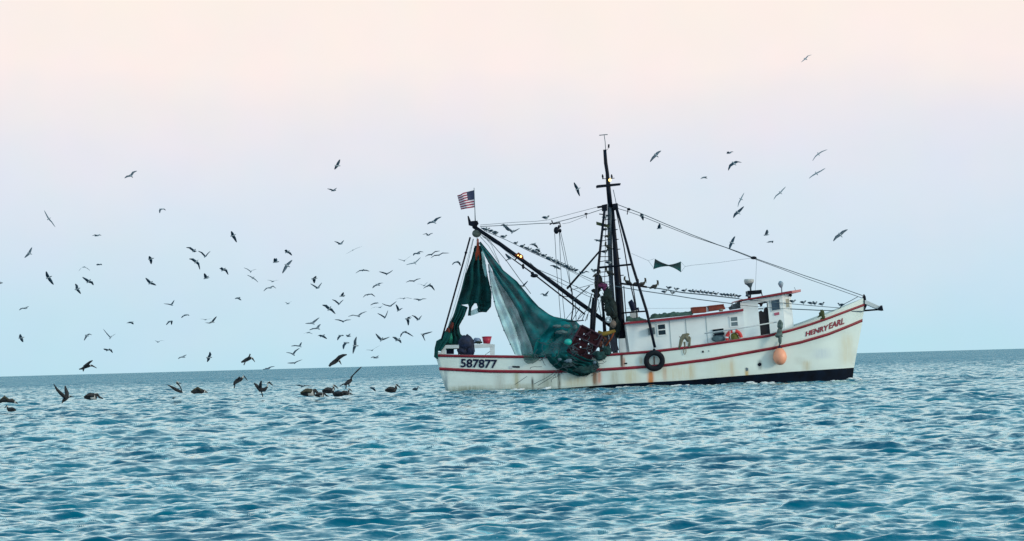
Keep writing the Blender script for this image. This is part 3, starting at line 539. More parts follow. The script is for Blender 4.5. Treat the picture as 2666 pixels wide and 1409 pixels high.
for pp in ([(1612, 738, -1.2), (1640, 742, -1.2), (1684, 748, -1.2), (1719, 752, -1.2), (1776, 762, -1.2), (1842, 768.5, -1.2), (1925, 778, -1.3)],): line('forward_boom', pp, [2.6, 2.6, 2.2, 1.5, 1.3, 1.2, 1.2] if False else 1.6, steel)
spar('boom_butt', [(1614, 738, -1.2), (1650, 742.5, -1.2), (1684, 747.5, -1.2)], 2.6)
line('forward_stay', [(1600, 745, -1.4), (1666, 756.5, -1.4), (1745, 768, -1.4), (1820, 780, -1.4), (1908, 791, -1.4)], 1.2, steel)
line('bow_rail', [(1905, 776, -1.9), (1935, 780, -1.95), (2000, 786, -1.95), (2057, 791, -1.8), (2130, 797.5, -1.4), (2205, 803.5, -.8)], .9, steel)
line('bow_rail', [(2057, 804.6, -1.8), (2130, 808, -1.3), (2200, 810.5, -.8), (2249, 811, -.2)], 1.3, steel); line('bow_rail', [(1918, 794, -1.95), (1990, 800, -1.95), (2057, 804.6, -1.8)], .6, steel)
line('safety_wire', [(1630, 803, 1), (1760, 803, 1), (1900, 801, 1)], .35, prope)
for pp in ([(1644, 660), (1688, 679), (1703, 674)], [(1688, 679), (1701, 697)], [(1772, 682), (1784, 694), (1773, 708)], [(1784, 694), (1800, 691), (1870, 684), (1935, 675), (1960, 672)]): line('signal_halyard', pp, .35, rope)
a = MB()
for p0, p1 in (((1498, 789), (1500, 836)), ((1500, 838), (1534, 800)), ((1500, 745), (1528, 765)), ((1484, 756), (1545, 740)), ((1490, 784), (1535, 745)), ((1505, 830), (1515, 812)), ((1515, 835), (1523, 815)), ((1524, 836), (1530, 818)), ((1532, 800), (1541, 765)), ((1528, 834), (1539, 780)), ((1555, 770), (1560, 800)), ((1560, 800), (1566, 830)), ((1553, 812), (1568, 770)), ((1536, 822), (1572, 820)), ((1470, 836), (1498, 800)), ((1568, 762), (1600, 815)), ((1572, 758), (1606, 812)), ((1564, 770), (1570, 822)), ((1488, 838), (1510, 800))):
    a.tube([P(*p0, rng.uniform(-1.2, .2)), P(*p1, rng.uniform(-1.2, .2))], rng.choice([.016, .022, .035]), 5)
a.build('rigging_tangle', rope, BOAT)
spar('winch_post', [(1545, 775, -.6), (1542, 812, -.7), (1540, 905, -1)], [3, 4.5, 7]); spar('winch_post', [(1568, 770, -.3), (1572, 830, -.4), (1578, 915, -.6)], [2, 4, 6])
# crumpled gear hanging at the mast foot
def lumps(name, centres, m, loc, label, cat, parent=None, seed=1, jit=.5):
    if parent is not None and name == 'x' and len(centres) > 2 and 'pale' in m.name:
        for i, c_ in enumerate(centres[1:]): lumps('pale_rag', [c_], m, None, '', '', parent, seed+i+1, jit)
        centres = centres[:1]
    a = MB()
    for i, (x, y, r, lat, sx, sz) in enumerate(centres): a.ball(P(x, y, lat), r*px2m(), 0, 12, (sx, .8, sz), jit, seed+i)
    o = a.build(name, m, parent, loc)
    return o if parent else tag(o, label, cat)
lumps('gear_bundle', [(1558, 735, 14, -.6, .7, 1.3), (1556, 722, 8, -.6, .8, 1.2), (1552, 757, 8, -.6, 1.5, .6), (1553, 768, 8, -.6, 1, .9)], mat('dark_wet_cloth', (.012, .018, .02), .9, .6, 5), P(1556, 770, -.6), 'dark bundle of gear hung on the left mast leg below the brown pelican', 'bundle', seed=3)
lumps('cloth_bundle', [(1568, 744, 9, -.8, 1.4, .75), (1573, 750, 6, -.8, .9, 1.1)], mat('purple_cloth', (.13, .025, .1), .9, .5, 5), P(1570, 752, -.8), 'purple cloth bundle tied beside the mast ladder', 'cloth bundle', seed=9)
lumps('gear_bundle', [(1582, 772, 13, -.7, 1, 1.6), (1590, 800, 15, -.7, 1, 1.5), (1596, 815, 10, -.7, 1, 1.2), (1602, 850, 14, -.5, .9, 2)], mat('dark_green_cloth', (.01, .024, .024), .9, .6, 4), P(1596, 830, -.7), 'long dark green bundle lashed against the foot of the mast', 'bundle', seed=14)
lumps('sack', [(1596, 844, 9, -1.0, .9, 1.1)], mat('beige_sack', (.22, .18, .15), .9, .3, 6), P(1596, 853, -1), 'small beige sack beside the mast foot above the boards', 'sack', seed=22, jit=.3)
a = MB(); a.torus(P(1584, 833, -1.1), .16, .03, (0.3, 1, 0)); a.torus(P(1583, 834, -1.12), .09, .03, (0.3, 1, .2)); o = a.build('rope_coil', prope, loc=P(1584, 842, -1.1)); tag(o, 'pale rope coil hanging at the mast foot', 'rope coil')
# trawl doors
a = MB(); TDL = -2.9
def quadgrid(a, q, nu, nv, holes, lat0, lat1, k=0, gap=.04):
    q = [np.array(v, float) for v in q]
    def bl(u, v): return tuple((q[0]*(1-u)+q[1]*u)*(1-v)+(q[3]*(1-u)+q[2]*u)*v)
    for i in range(nu):
        for j in range(nv):
            if (i, j) in holes: continue
            u0, u1, v0, v1 = (i+gap)/nu, (i+1-gap)/nu, j/nv, (j+1)/nv
            a.prism([bl(u0, v0), bl(u1, v0), bl(u1, v1), bl(u0, v1)], lat0, lat1+((i*7+j*3) % 5)*.006, k)
TD = empty('trawl_door', P(1520, 930, -2.9)); tag(TD, 'red-brown slatted trawl door leaning over the rail, right of the big green net', 'trawl door')
quadgrid(a, [(1514, 849), (1566, 876), (1531, 944), (1478, 914)], 16, 22, {(4, 3), (4, 4), (8, 4), (8, 5), (12, 5), (3, 9), (10, 9), (6, 14), (13, 3), (5, 4), (13, 15), (2, 18)}, -3.0, -2.9, gap=0); a.build('planking', woodred, TD)
a = MB()
for p0, p1 in (((1513, 847), (1477, 914)), ((1477, 914), (1532, 946)), ((1514, 847), (1568, 875)), ((1568, 875), (1532, 946)), ((1500, 873), (1552, 902))): a.tube([P(*p0, -3.05), P(*p1, -3.05)], .055)
for i in range(16):
    x, y = rng.uniform(1486, 1548), rng.uniform(862, 930); dx_, dy_ = rng.normal(0, 14), rng.normal(4, 10); a.tube([P(x, y, -3.1), P(x+dx_*.5+3, y+dy_*.5, -3.14), P(x+dx_, y+dy_, -3.1)], rng.choice([.02, .03, .045]), 5)
a.build('door_frame', mat('dark_purple_board', (.03, .008, .022), .8, .4), TD)
lumps('gear_bundle', [(1545, 880, 11, -2.7, 1.2, 1), (1530, 866, 7, -2.6, 1.3, .9), (1560, 893, 9, -2.7, 1, 1.2), (1572, 884, 7, -2.7, 1.1, .8)], mat('rust_brown_gear', (.07, .022, .015), .85, .8, 6), P(1548, 895, -2.7), 'rust-brown heap of chain and gear wedged behind the slatted trawl door', 'bundle', seed=91, jit=.6)
TD2 = empty('trawl_door', P(1585, 920, -2.4)); tag(TD2, 'dark second trawl door standing behind the red-brown one against the mast foot', 'trawl door')
a = MB(); quadgrid(a, [(1562, 868), (1598, 862), (1612, 912), (1560, 925)], 5, 6, {(0, 0)}, -2.5, -2.38); a.build('planking', mat('blue_black_board', (.01, .018, .035), .8, .5), TD2)
a = MB(); a.tube([P(1552, 935, -2.7), P(1592, 880, -2.7), P(1600, 862, -2.6)], .05); a.build('door_frame', rustm, TD2)
a = MB(); a.tube([P(1556, 866, -2.9), P(1568, 871, -2.9), P(1580, 868, -2.9), P(1602, 861, -2.9)], [.14, .15, .12, .08]); o = a.build('canvas_roll', mat('mustard_canvas', (.16, .11, .015), .9, .5, 5), loc=P(1575, 870, -2.9)); tag(o, 'mustard coloured canvas roll above the trawl doors', 'canvas roll')
a = MB(); a.ball(P(1479, 891, -3.1), .2, sq=(1.1, 1, .95)); o = a.build('float', teal, loc=P(1479, 899, -3.1)); tag(o, 'bright teal ball float at the left corner of the trawl door', 'float')
# ---------------------------------------------------------------- nets
def curtain(a, left, right, lat_a, lat_b, n=46, m=22, fold=.16, nf=5, k=0, seed=0):
    l, r = pl(left, n), pl(right, n); rows = []
    for i in range(n):
        row = []
        for j in range(m):
            u = j/(m-1); v = i/(n-1); x = l[i][0]*(1-u)+r[i][0]*u; y = l[i][1]*(1-u)+r[i][1]*u
            wv = fold*math.sin(u*nf*math.pi*2+seed+1.5*mnoise.noise(Vector((v*2.5, seed, 0))))*min(1, v*3+.15)+fold*.8*mnoise.noise(Vector((u*4, v*6, seed)))
            edge = 0 if 0 < j < m-1 else 1.1*mnoise.noise(Vector((v*38, j, seed)))
            row.append(P(x+edge, y, lat_a+(lat_b-lat_a)*v+wv))
        rows.append(row)
    a.sheet(rows, k)
NETA = empty('fishing_net', P(1200, 900, -.9)); tag(NETA, 'dark green net hung in a tall bunch from the boom tip over the stern', 'fishing net')
a = MB()
curtain(a, [(1236, 640), (1228, 672), (1213, 712), (1199, 762), (1190, 795)], [(1252, 640), (1260, 668), (1270, 720), (1280, 762), (1279, 786)], -.6, -.9, nf=3, fold=.2)
curtain(a, [(1190, 790), (1184, 815), (1168, 845), (1158, 875), (1146, 903), (1133, 915)], [(1218, 800), (1210, 822), (1195, 850), (1199, 870), (1212, 880), (1226, 905)], -.9, -1.6, n=30, m=16, nf=4, seed=3)
curtain(a, [(1216, 782), (1221, 800), (1218, 822), (1222, 822)], [(1240, 782), (1228, 800), (1226, 808), (1226, 822)], -.9, -1.0, n=12, m=8, seed=5)
curtain(a, [(1238, 782), (1244, 800), (1242, 806), (1246, 814)], [(1279, 784), (1279, 798), (1266, 814), (1262, 812)], -.9, -1.0, n=14, m=10, seed=7)
curtain(a, [(1136, 888), (1131, 910), (1130, 930), (1137, 935)], [(1150, 880), (1142, 905), (1140, 925), (1141, 935)], -2.6, -2.75, n=12, m=6, seed=8, fold=.05)
curtain(a, [(1158, 862), (1150, 880), (1140, 900), (1136, 912)], [(1175, 868), (1170, 885), (1160, 898), (1148, 915)], -1.6, -2.6, n=14, m=8, seed=8, fold=.08)
solid(a.build('netting', netdark, NETA), .012)
a = MB(); curtain(a, [(1243, 622), (1239, 650), (1234, 672), (1236, 678)], [(1246, 622), (1248, 650), (1252, 672), (1250, 678)], -.65, -.72, n=14, m=6, fold=.05); solid(a.build('chafing_gear', netred, NETA), .02)
a = MB(); curtain(a, [(1220, 812), (1222, 820), (1226, 822)], [(1248, 800), (1248, 812), (1244, 816)], -.9, -1, n=8, m=8, fold=.04); solid(a.build('torn_edge', netpale, NETA), .01)
lumps('x', [(1176, 850, 8, -1.2, .8, 1.5), (1166, 862, 7, -1.4, .8, 1.2)], mat('dark_red_cloth', (.11, .02, .015), .9, .5, 5), None, '', '', NETA, seed=31).name = 'red_patch'
lumps('x', [(1172, 884, 9, -1.5, .7, 1.5)], mat('sea_green_cloth', (.008, .17, .12), .9, .4, 5), None, '', '', NETA, seed=33).name = 'green_patch'
NETB = empty('fishing_net', P(1450, 930, -2.6)); tag(NETB, 'huge teal-green net sweeping from the boom tip down to the rail amidships', 'fishing net')
a = MB()
UE = [(1250, 630), (1279, 665), (1310, 705), (1345, 733.5), (1382, 778), (1402, 799.7), (1428, 819), (1459, 834), (1481, 836.5), (1503, 836), (1520, 834)]
curtain(a, [(1247, 632), (1262, 665), (1280, 700), (1300, 736), (1322, 765), (1346, 805), (1368, 860), (1384, 900), (1392, 932)], UE[:8]+[(1473, 836), (1490, 850)], -.7, -2.6, n=80, m=34, fold=.16, nf=2, seed=2)
curtain(a, [(1440, 824), (1430, 850), (1395, 890), (1385, 930)], [(1500, 836), (1512, 850), (1490, 900), (1482, 930)], -2.0, -3.0, n=30, m=22, nf=3, seed=6)
solid(a.build('netting', netmid, NETB), .012)
a = MB(); a.tube([P(x, y, -.7-1.9*i/10) for i, (x, y) in enumerate(UE)], .03, 6); a.build('head_rope', dark, NETB)
a = MB(); E_ = [(1271, 688), (1277, 740), (1290, 800), (1312, 860), (1341, 923)]; ep = pl(E_, 26)
a.tube([P(x, y, -.9-1.7*i/25-.05) for i, (x, y) in enumerate(ep)], .018, 5)
for i, (x, y) in enumerate(ep):
    if i % 4 == 2: a.ball(P(x, y, -.9-1.7*i/25-.06), .045, 0, 6)
a.build('foot_rope', rope, NETB)
a = MB(); curtain(a, [(1271, 688), (1277, 740), (1290, 800), (1312, 860), (1341, 923)], [(1273, 688), (1296, 745), (1314, 790), (1340, 850), (1362, 928)], -.9, -2.6, n=60, m=12, fold=.07, nf=1.5, seed=4); solid(a.build('open_mesh_panel', netpale, NETB), .01)
a = MB(); curtain(a, [(1282, 706), (1295, 745), (1313, 790), (1339, 850), (1354, 895), (1361, 940)], [(1290, 706), (1322, 765), (1347, 805), (1370, 860), (1386, 905), (1396, 932)], -.9, -2.7, n=50, m=10, fold=.08, nf=2, seed=6); solid(a.build('open_mesh_panel', netmat('grey_green_open_netting', (.05, .17, .18), (.55, .8)), NETB), .01)
a = MB(); curtain(a, [(1253, 655), (1256, 690), (1261, 715), (1264, 722)], [(1258, 655), (1266, 690), (1268, 715), (1266, 722)], -.9, -1, n=14, m=5, fold=.03); solid(a.build('open_mesh_panel', netpale, NETB), .01)
a = MB(); curtain(a, [(1418, 924), (1432, 945), (1448, 960), (1470, 967), (1490, 975), (1508, 981)], [(1490, 915), (1530, 935), (1556, 940), (1560, 955), (1548, 965), (1530, 978)], -3.05, -3.15, n=24, m=20, fold=.12, seed=12)
solid(a.build('bunched_netting', netdark, NETB), .012)
a = MB(); curtain(a, [(1362, 922), (1364, 940), (1374, 948), (1382, 946)], [(1412, 922), (1402, 938), (1392, 944), (1386, 947)], -3.05, -3.1, n=10, m=10, fold=.04, seed=1); solid(a.build('frayed_edge', netmat('frayed_netting', (.02, .1, .09), (.3, .6)), NETB), .01)
lumps('x', [(1520, 964, 14, -3.15, 1.7, .7), (1541, 960, 10, -3.15, 1.1, 1.1), (1562, 926, 13, -3.1, 1.2, .9), (1478, 950, 9, -3.15, 1.6, .7), (1580, 914, 11, -3.0, 1, 1)], mat('blue_green_net_bunch', (.006, .045, .045), .9, .6, 4, bump=.5), None, '', '', NETB, seed=41).name = 'net_bunch'
lumps('x', [(1480, 940, 6, -3.3, 1.6, .8), (1457, 936, 3, -3.3, 1.6, 1.0), (1548, 944, 4, -3.3, 1.2, .8), (1418, 932, 2, -3.2, 1, 1)], mat('pale_torn_plastic', (.1, .17, .22), .7, .4, 5), None, '', '', NETB, seed=51).name = 'pale_rag'
lumps('x', [(1462, 865, 8, -3.0, 1.9, .6), (1475, 850, 6, -3.0, 1.6, .8), (1450, 850, 6, -3, 1.8, .7), (1498, 852, 5, -3, 1, 1.2)], mat('grey_green_pale_rag', (.07, .13, .14), .8, .4, 5), None, '', '', NETB, seed=57).name = 'pale_rag'
a = MB()
for i in range(60):
    x, y = rng.uniform(1395, 1575), rng.uniform(880, 978); pts = []; an_ = rng.uniform(0, 6.28)
    for j in range(7): pts.append(P(x, y, -3.3)); an_ += rng.normal(0, .7); x += 6*math.cos(an_); y += 4*math.sin(an_)
    a.tube(pts, .014, 4)
for pp in ([(1390, 1000), (1420, 985), (1450, 966)], [(1400, 1004), (1440, 980), (1460, 962)], [(1340, 1002), (1372, 980)], [(1556, 945), (1562, 952), (1556, 960), (1548, 958)]): a.tube([P(x, y, -3.05) for x, y in pp], .014, 4)
a.build('hanging_twine', rope, NETB)
line('net_rope', [(1224, 618, -.8), (1207, 680, -1), (1190, 740, -1.3), (1170, 812, -1.8), (1149, 886, -2.3)], 2.4, dark)
for d in (8, 13): line('net_rope', [(1229+d*.3, 622, -.8), (1207+d*.8, 690, -1), (1188+d, 755, -1.3), (1170+d, 815, -1.7), (1162+d*.6, 850, -2)], .8, prope if d == 8 else rope)
a = MB(); a.ball(P(1213, 658, -1), .08); a.build('rope_shackle', dark, BOAT)
for x in (1239, 1242, 1247): line('net_rope', [(1242, 618), (x+.5, 635), (x, 660)], .6, prope)
# ---------------------------------------------------------------- stern gear
a = MB(); a.prism([(1147, 903), (1150, 899), (1161, 899), (1161, 923), (1153, 924), (1148, 918)], -2.2, -2.0); a.prism([(1161, 898.5), (1195, 898), (1195, 907), (1161, 907.5)], -2.2, -2); a.prism([(1235, 897), (1272, 895), (1288, 897), (1288, 903), (1272, 905), (1235, 907)], -2.2, -1.6)
a.prism([(1275, 903), (1288, 903), (1288, 924), (1276, 924)], -2.2, -2); a.prism([(1136, 921), (1140, 917), (1152, 918), (1152, 923)], -2.3, -2); a.tube([P(1276, 915, -2), P(1263, 924, -2)], .02); a.build('sorting_table', white2, BOAT)
a = MB(); a.prism([(1162, 908), (1181, 908), (1181, 922), (1162, 922)], -1.2, -.4); a.build('stern_locker', navy, BOAT)
lumps('gear_bundle', [(1214, 893, 20, -2.0, 1.0, 1.0), (1224, 905, 14, -2, .8, 1.6), (1205, 912, 14, -2, 1.1, .9), (1232, 912, 6, -2.1, .7, 1.6)], mat('dark_blue_oilcloth', (.005, .014, .045), .75, .6, 4), P(1215, 922, -2), 'big dark blue bundle slumped on the stern sorting table', 'bundle', seed=61, jit=.3)
lumps('sack', [(1242, 886, 8, -1.9, 1.2, .8), (1236, 889, 6, -1.9, 1, .9)], mat('blue_white_plastic', (.2, .28, .42), .6, .4), P(1241, 895, -1.9), 'pale blue plastic sack between the dark bundle and the red basket', 'sack', seed=66, jit=.3)
lumps('sack', [(1246, 891.5, 6, -2.0, 1.6, .6)], mat('dark_olive', (.01, .02, .012), .9, .4), P(1246, 895, -2), 'flat black-green sack lying left of the red basket', 'sack', seed=69, jit=.3)
bk = MB(); bk.tube([P(1267, 895, -1.9), P(1267.5, 878, -1.9)], [.19, .27], 14); o = bk.build('basket', redp, loc=P(1267, 895, -1.9)); tag(o, 'red plastic basket standing on the stern sorting table', 'basket')
a = MB(); a.torus(P(1267.5, 877.5, -1.9), .27, .02, (0, 0.05, 1)); x = a.build('rim', redp, o); x.matrix_parent_inverse = Matrix.Identity(4)
# ---------------------------------------------------------------- things hung on the side
TF = empty('tyre_fender', hull_pt(1704, 966, .1)); tag(TF, 'black tyre fender hung on the hull below the slanting mast leg', 'tyre')
c = hull_pt(1703.7, 939.5, .22); a = MB(); a.torus(c, .445, .15, (0, 1, .08), 36, 12); a.build('tyre', rubber, TF)
a = MB(); a.tube([c+Vector((0, 0, .45)), hull_pt(1703, 908, .1)], [.12, .06]); a.build('hanger', rubber, TF); a = MB(); a.tube([hull_pt(1703, 928, .08), hull_pt(1703.5, 950, .08)], .025); a.build('lashing', rustm, TF)
BF = empty('buoy', hull_pt(2031, 950, .2)); tag(BF, 'pale orange buoy hanging on the bow side under the grey rope bundle', 'buoy')
c = hull_pt(2030.5, 928, .4); a = MB(); a.tube([c+Vector((0, 0, z)) for z in (-.49, -.46, -.36, -.18, 0, .2, .36, .46, .5)], [.04, .16, .28, .37, .39, .34, .24, .14, .08], 18); a.build('float_body', orange, BF)
a = MB(); a.tube([c+Vector((0, 0, .44)), c+Vector((-.02, 0, .56))], [.14, .1], 12); a.tube([c+Vector((-.02, 0, .5)), hull_pt(2030, 888, .1)], .03); a.build('buoy_neck', navy, BF)
lumps('rope_bundle', [(2031, 846, 9, -2.6, .8, 1.3), (2030, 862, 7, -2.6, .9, 1.2), (2028, 873, 9, -2.7, 1.1, .8), (2031, 885, 5, -2.8, .9, 2.2)], mat('grey_green_rope', (.1, .15, .14), .9, .4, 7), P(2030, 885, -2.7), 'grey-green rope bundle hung over the rail above the orange buoy', 'rope bundle', seed=71, jit=.35)
a = MB(); a.torus(P(1911, 880, -2.35), .40, .10, (0, 1, 0), 32, 10, kk=lambda i: 1 if i in (7, 8, 23, 24, 16, 0) else 0)
LR = a.build('life_ring', [mat('red_orange_ring', (.62, .04, .04), .5, .15), white], loc=P(1911, 900, -2.35)); tag(LR, 'red life ring with white bands on the cabin side, half behind the bulwark', 'life ring')
lumps('bundle', [(1912, 880, 12, -2.2, 1, 1)], mat('olive_yellow_cloth', (.13, .15, .03), .8, .5, 4), P(1912, 893, -2.2), 'olive and yellow bundle stuffed behind the red life ring', 'bundle', seed=77, jit=.3)
lumps('bundle', [(1870, 882, 14, -2.1, 1.2, .6)], mat('blue_grey_canvas', (.08, .15, .18), .8, .3, 3), P(1870, 892, -2.1), 'blue-grey canvas bundle below the middle cabin window', 'bundle', seed=79, jit=.25)
a = MB(); ra = []
def strand(pts, r): a.tube([P(x, y, -2.9) for x, y in pts], [q*px2m() for q in r], 8)
strand([(1768, 908), (1771, 898), (1774, 885), (1780, 875), (1790, 871), (1795, 870)], [2.5, 4, 5, 6, 4, 1.6]); strand([(1783, 872), (1788, 880), (1792, 890)], [5, 6, 3]); strand([(1793, 876), (1796, 880), (1795, 892), (1794, 904)], [2, 3, 3.2, 3]); strand([(1782, 890), (1783, 900), (1782, 905)], [3, 2, 2]); strand([(1768, 877), (1776, 879)], [1, 2]); strand([(1780, 906), (1780, 918), (1783, 924), (1786, 917), (1786, 908)], [.8]*5)
o = a.build('rope_bundle', tan, loc=P(1782, 905, -2.9)); tag(o, 'tan bundle of rope and netting slung over the bulwark under the cabin', 'rope bundle')
lumps('net_heap', [(2140, 820, 9, -1.5, .8, 1.4), (2136, 828, 7, -1.5, 1, 1)], olive, P(2139, 834, -1.5), 'small olive net heap on the foredeck between wheelhouse and bow', 'net heap', seed=81, jit=.4)
# bow-tie shaped net strung in the rigging
a = MB()
for q in ([(1705, 674), (1741, 690), (1741, 693), (1701, 701), (1703, 690)], [(1741, 690), (1773, 681), (1773, 709), (1741, 693)]):
    n = 8; rows = []
    L0, L1 = ([q[0], q[3]], [q[1], q[2]])
    for i in range(n+1):
        f = i/n; s_ = .5*math.sin(f*3.14)
        top = (L0[0][0]*(1-f)+L1[0][0]*f, L0[0][1]*(1-f)+L1[0][1]*f+s_*3.5) if q[0][0] < 1730 else (q[0][0]*(1-f)+q[1][0]*f, q[0][1]*(1-f)+q[1][1]*f+s_*2.5)
        bot = (L0[1][0]*(1-f)+L1[1][0]*f, L0[1][1]*(1-f)+L1[1][1]*f-s_*4) if q[0][0] < 1730 else (q[3][0]*(1-f)+q[2][0]*f, q[3][1]*(1-f)+q[2][1]*f-s_*4)
        rows.append([P(top[0]*(1-g)+bot[0]*g, top[1]*(1-g)+bot[1]*g, -.4+.2*math.sin(g*3.1)) for g in np.linspace(0, 1, 6)])
    a.sheet(rows)
o = solid(a.build('bow_tie_net', netmat('signal_green_netting', (.012, .08, .085), (.8, .95)), loc=P(1741, 692, -.4)), .015); tag(o, 'small green bow-tie shaped net strung between the mast and the forestay', 'net')
# flag
FL = MB(); nu, nv = 30, 26
top = pl([(1234.6, 495), (1217, 499.5), (1206, 502), (1199, 506.5), (1190.5, 509)], nu+1); bot = pl([(1235.8, 540), (1225, 541.5), (1212, 543.5), (1200, 546)], nu+1); rows = []
for i in range(nu+1):
    rows.append([P(*(top[i]*(1-v)+bot[i]*v), -.5+.22*math.sin(i/nu*7+v*1.2)*i/nu) for v in np.linspace(0, 1, nv+1)])
FL.sheet(rows)
fi = 0
for i in range(nu):
    for j in range(nv):
        stripe = j//2; canton = i/nu < .42 and j < 14
        FL.m[fi] = 2 if canton else (0 if stripe % 2 == 0 else 1); fi += 1
fo = solid(FL.build('flag', [mat('flag_red', (.3, .012, .06), .8, .1), mat('flag_white', (.75, .72, .78), .8, .05), mat('flag_blue', (.035, .05, .11), .8, .1)], loc=P(1235, 540, -.5)), .006)
tag(fo, 'striped red and white flag with blue canton flying above the boom tip', 'flag')
# ---------------------------------------------------------------- foam along the hull
foamm = mat('white_sea_foam', (.72, .8, .82), .9, .1, 9)
def foam(spots):
    a = MB()
    for px, py, wpx, hpx, n in spots:
        for i in range(n):
            lat = -3.3 if px > 1100 else -14
            if px > 2200: lat = -.6
            c = P(px+rng.normal(0, wpx*.45), py, lat); c.z = max(.0, rng.uniform(0, hpx*px2m()))*rng.uniform(.2, 1); c.y += rng.uniform(-.5, .2)
            a.ball(c, rng.uniform(.025, .085), 0, 6, (2.2, 1.5, .7), .6, i+px)
    o = a.build('foam', foamm, loc=P(1690, 1006, -3.3)); return tag(o, 'broken white foam breaking along the waterline of the hull', kind='stuff')
foam([(2228, 987, 12, 9, 40), (2175, 990, 30, 4, 22), (1950, 1000, 14, 7, 30), (2000, 999, 20, 5, 26), (1860, 1003, 40, 3, 20), (1425, 1018, 6, 10, 16), (1352, 1020, 14, 5, 16), (1300, 1022, 60, 3, 20), (1161, 1024, 8, 6, 22), (1640, 1010, 50, 4, 26), (1760, 1006, 40, 4, 18), (1080, 1015, 10, 6, 22), (880, 1036, 45, 4, 60), (812, 1040, 20, 3, 20), (240, 1042, 20, 3, 20), (1082, 1018, 10, 5, 20)])
